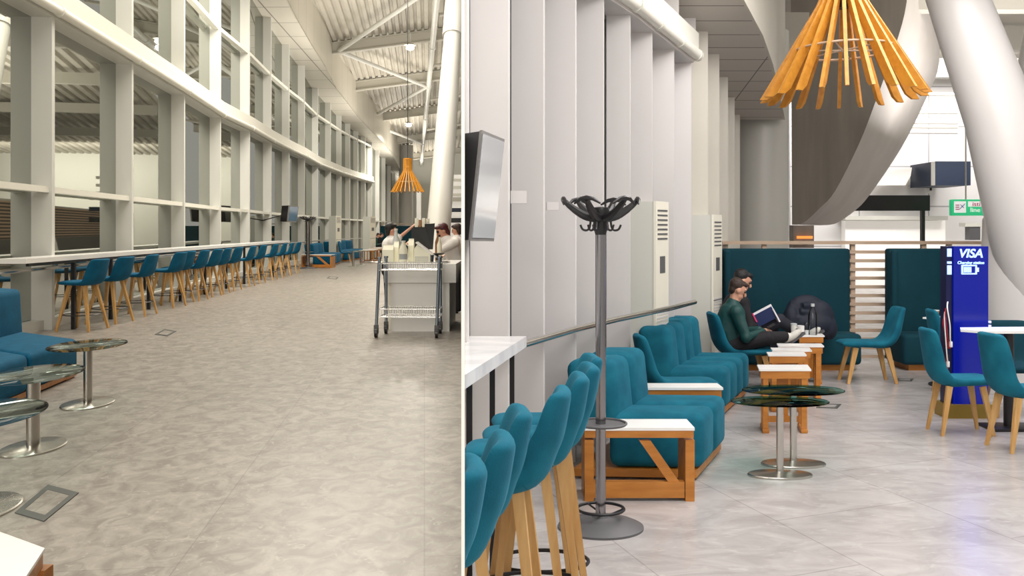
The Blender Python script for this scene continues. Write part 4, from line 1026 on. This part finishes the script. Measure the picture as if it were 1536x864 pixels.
b.prism([P(u, v, 22.9) for u, v in pl], [P(u, v, 23.5) for u, v in pl]); single('plastic_sheet', b, 'sheet', 'crumpled pale plastic sheeting left of the navy box', 'sheet', origin=tuple(P(1340, 278, 23)))
t = Thing('wall_sensor', 'small white sensor with a dark eye above the black sign', 'sensor', (LX(1396, 23.7), 23.7), P(1396, 290, 23.7).z); b = B(); b.box(-.09, .09, 0, .2, 0, .2, .02); t.part('housing', b, 'laminate'); b = B(); b.box(-.03, .03, -.01, -.001, .08, .16); t.part('lens', b, 'signblack')
t = Thing('overhead_sign', 'blank black overhead sign on a slim black post', 'sign', (LX(1340, 19), 19), 0); o_ = t.origin
a = P(1280, 293, 19)-o_; c = P(1395, 316, 19)-o_; b = B(); b.box(a.x, c.x, 0, .15, c.z, a.z); t.part('panel', b, 'signblack')
x = LX(1386, 19)-o_.x; b = B(); b.box(x-.035, x+.035, .02, .12, 0, c.z); t.part('post', b, 'signblack')
# green sign
t = Thing('airline_sign', 'lit green sign with a plane pictogram hanging before the back wall', 'sign', (LX(1453, 18), 18), P(1453, 323.5, 18).z); o_ = t.origin
a = P(1427.5, 299, 18)-o_; c = P(1479, 323.5, 18)-o_; b = B(); b.box(a.x, c.x, 0, .12, 0, a.z, .02); t.part('housing', b, 'green')
a1 = P(1431, 302, 18)-o_; c1 = P(1448.5, 319, 18)-o_; b = B(); b.box(a1.x, c1.x, -.012, -.001, c1.z, a1.z); ic = t.part('pictogram_field', b, 'signwhite')
cx = (a1.x+c1.x)/2; cz = (a1.z+c1.z)/2
b = B(); b.bar((cx-.02, -.018, cz-.05), (cx+.10, -.018, cz+.07), .03, .008); b.bar((cx+.0, -.018, cz+.055), (cx+.08, -.018, cz-.02), .02, .008); t.part('plane_icon', b, 'signblue', ic)
b = B()
for k in range(3): b.box(cx-.10, cx-.02, -.018, -.0125, cz-.06+k*.045, cz-.04+k*.045)
t.part('stripes', b, 'signred', ic)
a2 = P(1452, 302, 18)-o_; c2 = P(1476, 310, 18)-o_; b = B(); b.box(a2.x, c2.x, -.012, -.001, c2.z, a2.z); tf = t.part('text_field', b, 'signwhite')
tb = text_b('isti', .135, .004, 1.15); 
for v in tb.v: v += Vector(((a2.x+c2.x)/2, -.018, c2.z+.012))
t.part('lettering', tb, 'signred', tf, label='red letters isti')
tb = text_b('line', .135, .004, 1.15)
for v in tb.v: v += Vector(((a2.x+c2.x)/2-.02, -.008, c2.z-.115))
t.part('lettering', tb, 'signwhite', label='white letters line')
b = B(); b.tube([(-.03, .06, a.z), (-.03, .06, 6.3-o_.z)], .015, 8); t.part('hanger', b, 'steelpaint')
t = Thing('wall_lantern', 'small grey fixture with a dark neck below the green sign', 'fixture', (LX(1462, 22), 22), P(1462, 360, 22).z); b = B(); b.box(-.25, .25, 0, .3, .35, .45); t.part('cap', b, 'greypanel'); b = B(); b.box(-.12, .16, .02, .25, .0, .3499); t.part('neck', b, 'rubber')

# big cylinder column
b = B(); b.lathe([(.39, 0), (.39, 4.6)], (LX(1152, 12.3), 12.6, 0), 48); struct('trim_160', b, 'column')
b = B(); b.box(LX(1146, 12.9), LX(1214, 12.9), 12.9, 13.9, 3.9, 5.0); struct('trim_161', b, 'soffit')
# sweeping curved ramp
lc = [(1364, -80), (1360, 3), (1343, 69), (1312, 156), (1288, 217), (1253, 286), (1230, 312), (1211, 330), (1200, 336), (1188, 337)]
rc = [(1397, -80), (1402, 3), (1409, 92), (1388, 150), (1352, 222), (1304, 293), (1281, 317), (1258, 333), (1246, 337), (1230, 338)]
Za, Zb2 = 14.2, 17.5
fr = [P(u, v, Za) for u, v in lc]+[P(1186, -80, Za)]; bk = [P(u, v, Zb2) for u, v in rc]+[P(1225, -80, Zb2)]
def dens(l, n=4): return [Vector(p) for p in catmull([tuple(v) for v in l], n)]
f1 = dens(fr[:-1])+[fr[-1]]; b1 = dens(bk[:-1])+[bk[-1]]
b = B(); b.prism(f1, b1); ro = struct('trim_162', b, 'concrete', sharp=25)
ro.data.materials.append(M['darktaupe'])  # end faces of the ramp take a darker taupe than its underside
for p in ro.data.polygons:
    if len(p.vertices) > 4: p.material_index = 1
# leaning columns and foot
b = B(); b.tube([P(1610, 560, 8.9), P(1548, 370, 8.9), P(1500, 175, 8.9), P(1440, 10, 9.1), P(1405, -90, 9.3)], [.42, .385, .345, .30, .28], 48); struct('trim_163', b, 'columnr')
b = B(); b.tube([P(1545, 420, 9.3), P(1590, 80, 9.5), P(1640, -200, 9.7)], [.42, .40, .36], 48); struct('trim_164', b, 'columnr')
b = B(); x = LX(1484, 9.85); b.box(x, x+.28, 9.8, 9.85, 1.6, P(1500, 176, 9.35).z); struct('trim_165', b, 'columnr')
b = B(); b.lathe([(.52, 0), (.50, 1.0), (.47, 1.75), (.30, 2.1)], (LX(1484, 9.0)+.52, 9.1, 0), 48); struct('trim_166', b, 'columnr')

# slat screen behind the booths
Zs_ = 10.35
t = Thing('slat_screen', 'pale timber slat screen running behind the teal booths', 'screen', (LX(1280, Zs_), Zs_)); ox = t.origin.x
x0, x1 = LX(1083, Zs_)-ox, LX(1480, Zs_)-ox
def zz(v): return H-(v-YH)*Zs_/F
b = B(); b.box(x0, x1, -.03, .03, zz(366.5), zz(361.5)); t.part('top_rail', b, 'timber')
for u in (1147, 1280, 1387, 1425):
    x = LX(u, Zs_)-ox; b = B(); b.box(x-.028, x+.028, .006, .05, 0, zz(366.6)); t.part('post', b, 'timber')
k = 0; z = zz(378)
while z > .05:
    b = B(); b.box(x0, x1, -.018, .005, z-.02, z+.02); t.part('slat', b, 'timber'); z -= .108; k += 1

# booths
def booth(u0, u1, Z, label, seat_u0, seat_u1):
    t = Thing('booth_bench', label, 'booth', (LX((u0+u1)/2, Z), Z), group='high backed teal booths'); ox = t.origin.x; x0, x1 = LX(u0, Z)-ox, LX(u1, Z)-ox
    b = B(); b.box(x0, x1, .02, .16, .07, H-(373-YH)*Z/F, .03, 3)
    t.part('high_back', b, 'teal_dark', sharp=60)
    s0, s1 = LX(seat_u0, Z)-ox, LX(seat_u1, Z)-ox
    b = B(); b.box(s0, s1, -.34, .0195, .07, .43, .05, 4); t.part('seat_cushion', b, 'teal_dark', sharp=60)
    b = B(); b.box(x0+.1, x1-.1, -.26, .12, 0, .069); t.part('plinth', b, 'pine')
    for x in (x0+.001, x1-.08):
        b = B(); b.box(x, x+.079, -.06, .0199, .431, H-(373-YH)*Z/F-.02, .03, 3)
        if x == x0+.001: t.part('side_wing', b, 'teal_dark', sharp=60)
    return t
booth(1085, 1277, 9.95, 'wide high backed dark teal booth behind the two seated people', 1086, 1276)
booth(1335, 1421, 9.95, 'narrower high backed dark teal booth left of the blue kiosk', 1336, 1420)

# kiosk
Zk = 7.25
t = Thing('charging_kiosk', 'tall deep blue charging kiosk with lit white lettering', 'kiosk', (LX(1456, Zk), Zk)); ox = t.origin.x
x0, x1 = LX(1430.5, Zk)-ox, LX(1482.5, Zk)-ox; zt = H-(369.5-YH)*Zk/F; zb = H-(606-YH)*Zk/F
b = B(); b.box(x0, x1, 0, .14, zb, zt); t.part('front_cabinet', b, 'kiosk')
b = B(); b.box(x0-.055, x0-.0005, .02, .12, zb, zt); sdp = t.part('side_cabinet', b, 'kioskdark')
b = B(); b.box(x0-.02, x1-.02, .03, .14, .12, zb-.0005); t.part('lower_panel', b, 'laminate')
b = B(); b.box(x0-.08, x1+.02, -.03, .17, 0, .1195); t.part('plinth', b, 'gold')
def put(tb, u, v, m, nm, lab=None, par=None):
    x = LX(u, Zk)-ox; z_ = H-(v-YH)*Zk/F
    for q in tb.v: q += Vector((x, -.006, z_))
    return t.part(nm, tb, m, par, lab)
put(text_b('VISA', .104, .002, 1.02, .22, .0025), 1455, 386, 'lit', 'brand_lettering', 'lit white letters VISA')
put(text_b('Charging station', .036, .002, .98, .2, .0008), 1455.5, 396, 'lit', 'subtitle_lettering', 'lit small words Charging station')
b = B(); xc = LX(1454, Zk)-ox; z0_ = H-(404.5-YH)*Zk/F
b.box(xc-.070, xc+.060, -.010, -.0005, z0_-.042, z0_-.030, .004); b.box(xc-.070, xc+.060, -.010, -.0005, z0_+.030, z0_+.042, .004); b.box(xc-.072, xc-.058, -.010, -.0005, z0_-.040, z0_+.040); b.box(xc+.05, xc+.062, -.010, -.0005, z0_-.040, z0_+.040)
b.box(xc+.0625, xc+.078, -.010, -.0005, z0_-.018, z0_+.018)
for k in range(4): b.box(xc-.050+k*.017, xc-.038+k*.017, -.010, -.0005, z0_-.024, z0_+.024)
t.part('battery_icon', b, 'lit')
b = B()
for z_, hh in ((H-(379-YH)*Zk/F, .035), (H-(394-YH)*Zk/F, .01), (H-(405-YH)*Zk/F, .04)): b.box(x0-.048, x0-.012, .010, .0195, z_-hh, z_+hh)
t.part('side_lettering', b, 'lit')
for k in range(2): b = B(); z_ = H-(483+k*6-YH)*Zk/F; b.lathe([(.012, 0), (.014, .01), (.012, .02)], (x1+.012, .0, z_-.01), 12); t.part('side_button', b, 'laminate')
for k in range(6):
    z0_ = .86+.03*k; x = x0-.062+random.uniform(-.006, .004); b = B(); ln = .25+.09*random.random()*2; y = .01-.012*k
    ps = [(x, y+.03, z0_), (x-.03, y-.02, z0_-.05), (x-.015+random.uniform(-.02, .02), y-.03, z0_-ln*.6), (x-.005, y-.02, z0_-ln), (x+.01, y-.01, z0_-ln-.03)]
    b.tube(catmull(ps, 4), .0055, 6); b.box(x-.004, x+.016, y-.022, y+.002, z0_-ln-.07, z0_-ln-.02, .003); t.part('charging_cable', b, ('cablered', 'black', 'laminate')[k % 3])
d = bpy.data.lights.new('kiosk_glow', 'AREA'); d.energy = 6; d.color = (.12, .18, 1); d.size = .35; d.size_y = 1.1; d.shape = 'RECTANGLE'
o = bpy.data.objects.new('kiosk_glow', d); o.location = (LX(1456, Zk)+.05, Zk-.05, .95); o.rotation_euler = (R(-62), 0, R(0)); C.objects.link(o)

# =====================================================================================================
#                                         RIGHT LOUNGE, THINGS
# =====================================================================================================
# marble counter
t = Thing('bar_counter', 'white marble counter end at the left of the lounge', 'counter', (.08, 4.6)); zt = 1.05
a = Vector((.08, 4.6)); d = (Vector((-.19, 3.38))-a)
q = [Vector((0, 0, zt-.058)), Vector((*(d*1.6), zt-.058)), Vector((*(d*1.6), zt-.058))+Vector((-.5, 0, 0)), Vector((-.55, 0, zt-.058))]
b = B(); b.prism(q, [v+Vector((0, 0, .058)) for v in q]); t.part('countertop', b, 'marble')
for u, Z in ((768, 4.42), (738.5, 3.98), (704, 3.60)):
    x = LX(u, Z)-.08; b = B(); b.box(x-.013, x+.013, Z-4.6-.013, Z-4.6+.013, 0, zt-.058); t.part('leg', b, 'black')

# stools of the lounge
GR = 'bar stools at the marble counter'
rs = [(711, 1.86, 92, 'nearest bar stool of the lounge, only its back showing'), (756, 2.10, 90, 'second nearest bar stool of the lounge, low in the corner'), (784, 2.42, 93, 'third nearest bar stool of the lounge'), (844, 2.74, 84, 'bar stool of the lounge with the broadest visible back'), (873, 3.00, 90, 'bar stool of the lounge third from the coat stand'), (889, 3.22, 93, 'bar stool of the lounge second from the coat stand'), (893, 3.45, 95, 'bar stool of the lounge nearest the coat stand')]
for u, Z, a, lb in rs:
    x = LX(u, Z)-.225
    stool((x, Z+.02), a, 'teal upholstered '+lb, 'teal', .90, .52, .98, .85, 1.11, GR)

coat_stand((LX(901, 4.58), 4.58), 'chrome pole coat stand with black hooked arms beside the braced table', 1, .8, 1)

# television on the wall
tv([P(723, 195, 3.9), P(757, 209, 4.3), P(741, 362, 4.3), P(706, 361.5, 3.9)], (-.10, .12, 0), 'wall television with a pale reflecting screen above the marble counter', 'screenr', 'bezel', .03)

# braced table, sofas, low board
xa = LX(872, 5.02); xb = LX(1042, 5.02)
end_frame(xa, xb, 5.02, .23, .445, 'braced orange wooden table with white top beside the coat stand')
n1 = Vector(G(1054, 722)); f1_ = Vector(G(1090, 678))
sofa(tuple(n1), tuple(f1_-n1), (-1, .06), 2, 'nearer teal sofa behind the braced table and coat stand', .43, .775, .60, .26, 'teal modular sofas')
t = Thing('low_table', 'white topped table wedged between the two lounge sofas', 'table', (LX(1025, 6.22), 6.22), group='wooden tables with white tops'); w_ = .285
b = B(); b.box(-w_, w_, -.05, .13, .45, .468); t.part('tabletop', b, 'laminate'); b = B(); b.box(-w_+.02, w_-.01, -.04, -.01, .38, .449); t.part('apron', b, 'pine')
for x in (-w_+.03, w_-.07):
    b = B(); b.box(x, x+.05, -.04, .12, 0, .379); t.part('leg', b, 'pine')
chair((LX(1020, 6.68), 6.68), -88, 'teal chair between the two lounge sofas', 'teal', 1.25, .6, 1, .43, .80)
n2 = Vector(G(1088, 628)); f2_ = Vector(G(1125, 593))
sofa(tuple(n2), tuple(f2_-n2), (-1, .08), 4, 'farther teal sofa of the lounge before the second air conditioner', .43, .79, .50, .22, 'teal modular sofas')
ac((LX(984, 7.35), 7.35), (-.36, .02), (.16, .26), 1.89, 'tall cream air conditioner left of the farther lounge sofa')
ac((LX(1070, 9.0), 9.0), (-.33, .02), (.16, .26), 1.80, 'tall cream air conditioner touching the booth beside the seated people')

# green glass tables
glass_table(G(1170, 713.5), 'nearer of the two round green glass tables in the lounge', .325, .215, .50, 1, .50, 'glassr', .024, 'green glass tables of the lounge')
glass_table(G(1190, 697), 'farther of the two round green glass tables in the lounge', .355, .225, .525, 1, .50, 'glassr', .024, 'green glass tables of the lounge')

# nesting tables
GT = 'wooden tables with white tops'
for u0, u1, v, ft, w2, lb in ((1137, 1214, 550.5, 0, 0, 'nearest wooden table with white top behind the glass tables'), (1151, 1208, 530, 0, 0, 'second wooden table of the row behind the glass tables'), (1157, 1216, 523.5, 0, 0, 'third wooden table of the row, before the crossed leg'), (1166, 1234, 517, 0, 0, 'fourth wooden table of the row, reaching furthest right'), (1196, 1235, 502, 0, 0, 'farthest wooden table carrying the bottle and cups')):
    h_ = .515; Z = (H-h_)*F/(v-YH); d_ = .24 if v > 540 else .18
    wood_table((LX((u0+u1)/2, Z), Z), (u1-u0)*Z/F, d_, h_, lb, ex=(1, 0), ey=(.22, 1))

# things on the far table
Zt5 = (H-.515)*F/(502-YH); zt5 = .516
def item(u, dz): return (LX(u, Zt5+dz), Zt5+dz)
t = Thing('mug', 'white mug on the farthest wooden table', 'mug', item(1201, -.03), zt5, group='cups on the far table'); b = B(); b.lathe([(.036, 0), (.038, .1), (.035, .1), (.033, .01)], n=24); t.part('body', b, 'laminate'); b = B(); b.tube(catmull([(-.036, 0, .08), (-.06, 0, .07), (-.06, 0, .035), (-.036, 0, .025)], 4), .006, 6); t.part('handle', b, 'laminate')
t = Thing('paper_cup', 'small pale cup standing left of the white mug', 'cup', item(1190.5, .04), zt5, group='cups on the far table'); b = B(); b.lathe([(.024, 0), (.032, .10)], n=20); t.part('body', b, 'laminate'); b = B(); b.lathe([(.034, .1), (.034, .11), (.03, .115)], n=20); t.part('lid', b, 'greyplastic')
t = Thing('glass_bottle', 'clear water bottle on the farthest wooden table', 'bottle', item(1219, .0), zt5); b = B(); b.lathe([(.045, 0), (.047, .02), (.047, .22), (.02, .28), (.017, .31)], n=28); t.part('body', b, 'clear'); b = B(); b.lathe([(.02, .30), (.02, .33)], n=16); t.part('cap', b, 'greyplastic')
t = Thing('small_cup', 'stacked little white cups between mug and bottle', 'cup', item(1210, .0), zt5); b = B(); b.lathe([(.02, 0), (.026, .05)], n=18); t.part('lower_cup', b, 'greyplastic'); b = B(); b.lathe([(.026, .0505), (.03, .1), (.018, .13)], n=18); t.part('upper_cup', b, 'clear')
# dark padded jacket over the booth seat
b = B(); c = Vector((LX(1218, 9.35), 9.42, 0))
b.sphere(c+Vector((-.02, .06, .70)), .24, .10, .20); b.sphere(c+Vector((.12, .02, .62)), .17, .11, .22); b.sphere(c+Vector((.20, -.02, .52)), .10, .10, .13); b.sphere(c+Vector((-.20, .02, .60)), .10, .10, .18); b.sphere(c+Vector((.05, -.02, .56)), .25, .12, .14)
for k in range(5): b.tube([c+Vector((-.22+.03*k, -.04, .50+.07*k)), c+Vector((.05, -.085+.02*k, .49+.07*k)), c+Vector((.24-.035*k, -.06+.015*k, .46+.07*k))], .04, 8)
single('padded_jacket', fuse(b, .013, 3), 'coat', 'dark navy padded jacket slumped on the booth seat behind the bottle', 'jacket', origin=(c.x, c.y, .43), sharp=80)

# seated pair and their chair
chair((LX(1117, 8.55), 8.55), -90, 'teal chair under the person in the dark green jacket', 'teal', 1.28, .75, 1, .42, .79)
pxy = (LX(1099, 8.55), 8.55)
tp1, W1 = seated(pxy, .90, 'person in dark green jacket looking down at a phone, ankle on knee', 'greenjacket', 'hair', 'blackcloth', None, True, .86, .85, headfwd=-.10)
ph = Thing('phone', 'black phone held by the person in the dark green jacket', 'phone', (pxy[0]+.44*.86, pxy[1]-.0), .655)
b = B(); b.box(-.03, .045, -.075, .0, -.005, .005, .002, rot=Matrix.Rotation(R(-30), 3, 'Y')); ph.part('body', b, 'blackp')
pxy2 = (LX(1106, 9.15), 9.15)
tp2, W2 = seated(pxy2, .95, 'person in black jacket reading an open book beside the booth', 'blackcloth', 'hairblack', 'denim', None, False, .95, .8, headfwd=-.10)
c = P(1149, 474, 8.95); t = Thing('book', 'open book with dark navy cover held by the reading person', 'book', (c.x, c.y), c.z)
rm = Matrix.Rotation(R(-28), 3, 'Y')
b = B(); b.box(-.12, .10, -.004, .004, -.075, .06, rot=rm); t.part('cover', b, 'bookcover')
b = B(); b.box(-.115, .10, .005, .02, -.055, .085, rot=rm); t.part('pages', b, 'paper')
b = B(); b.box(.10, .115, -.02, .07, -.07, .085, rot=rm); t.part('turned_page', b, 'paper')
b = B(); b.box(-.13, -.115, -.006, .02, -.07, .03, rot=rm); t.part('page_edge', b, 'signred')

# chairs at the right
def CX_(u, v): return G(u, v)
chair(G(1301, 573), 90, 'teal chair standing alone in front of the timber slats, facing left', 'teal', 1.28, .65, 1, .44, .81)
chair((LX(1440, 6.72), 6.72), -90, 'teal chair in front of the blue kiosk, facing right', 'teal', 1.02, .6, 1, .45, .845)
chair((LX(1540, 6.22), 6.22), -84, 'nearest teal chair at the right edge, facing right', 'teal', 1.08, .62, 1, .46, .87)
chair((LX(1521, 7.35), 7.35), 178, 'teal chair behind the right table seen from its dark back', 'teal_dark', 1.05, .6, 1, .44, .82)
chair((LX(1437, 8.35), 8.35), -95, 'teal chair half hidden behind the left side of the blue kiosk', 'teal', 1.0, .65, 1, .44, .84)
t = Thing('cafe_table', 'white cafe table on a black pedestal between the right chairs', 'table', (LX(1513, 6.85), 6.85)); ox = t.origin.x
b = B(); q = [Vector((LX(1439, 6.85)-ox, -.02, .80)), Vector((LX(1462, 6.85)-ox, -.14, .80)), Vector((.32, -.14, .80)), Vector((.32, .16, .80)), Vector((LX(1450, 6.85)-ox, .10, .80))]; b.prism(q, [v+Vector((0, 0, .022)) for v in q]); t.part('tabletop', b, 'laminate')
b = B(); b.tube([(0, 0, .02), (0, 0, .8)], .038, 16); t.part('pedestal', b, 'black'); b = B(); b.box(-.19, .24, -.11, .13, 0, .025, .006); t.part('base', b, 'black')
t = Thing('cafe_table', 'small white table tip with a paper cup left of the kiosk', 'table', (LX(1412, 8.75), 8.75)); ox = t.origin.x
b = B(); q = [Vector((LX(1384, 8.75)-ox, 0, .70)), Vector((0, -.12, .70)), Vector((.3, 0, .70)), Vector((0, .14, .70))]; b.prism(q, [v+Vector((0, 0, .018)) for v in q]); t.part('tabletop', b, 'laminate'); b = B(); b.tube([(0.05, 0, .015), (.05, 0, .70)], .03, 12); t.part('pedestal', b, 'black'); b = B(); b.lathe([(.17, 0), (.17, .014)], (.05, 0, 0), 28); t.part('base', b, 'black')
t = Thing('paper_cup', 'brown paper cup on the small table left of the kiosk', 'cup', (LX(1404, 8.72), 8.72), .7185); b = B(); b.lathe([(.022, 0), (.03, .07)], n=18); t.part('body', b, 'brown'); b = B(); b.lathe([(.032, .07), (.032, .078)], n=18); t.part('lid', b, 'laminate')

# big pendant lamp of the lounge
slat_lamp((LX(1264, 6.5), 6.5), P(1264, 147, 6.5).z, 'large amber slatted wooden pendant lamp at the top of the lounge', 1.0, 22, 6.3)
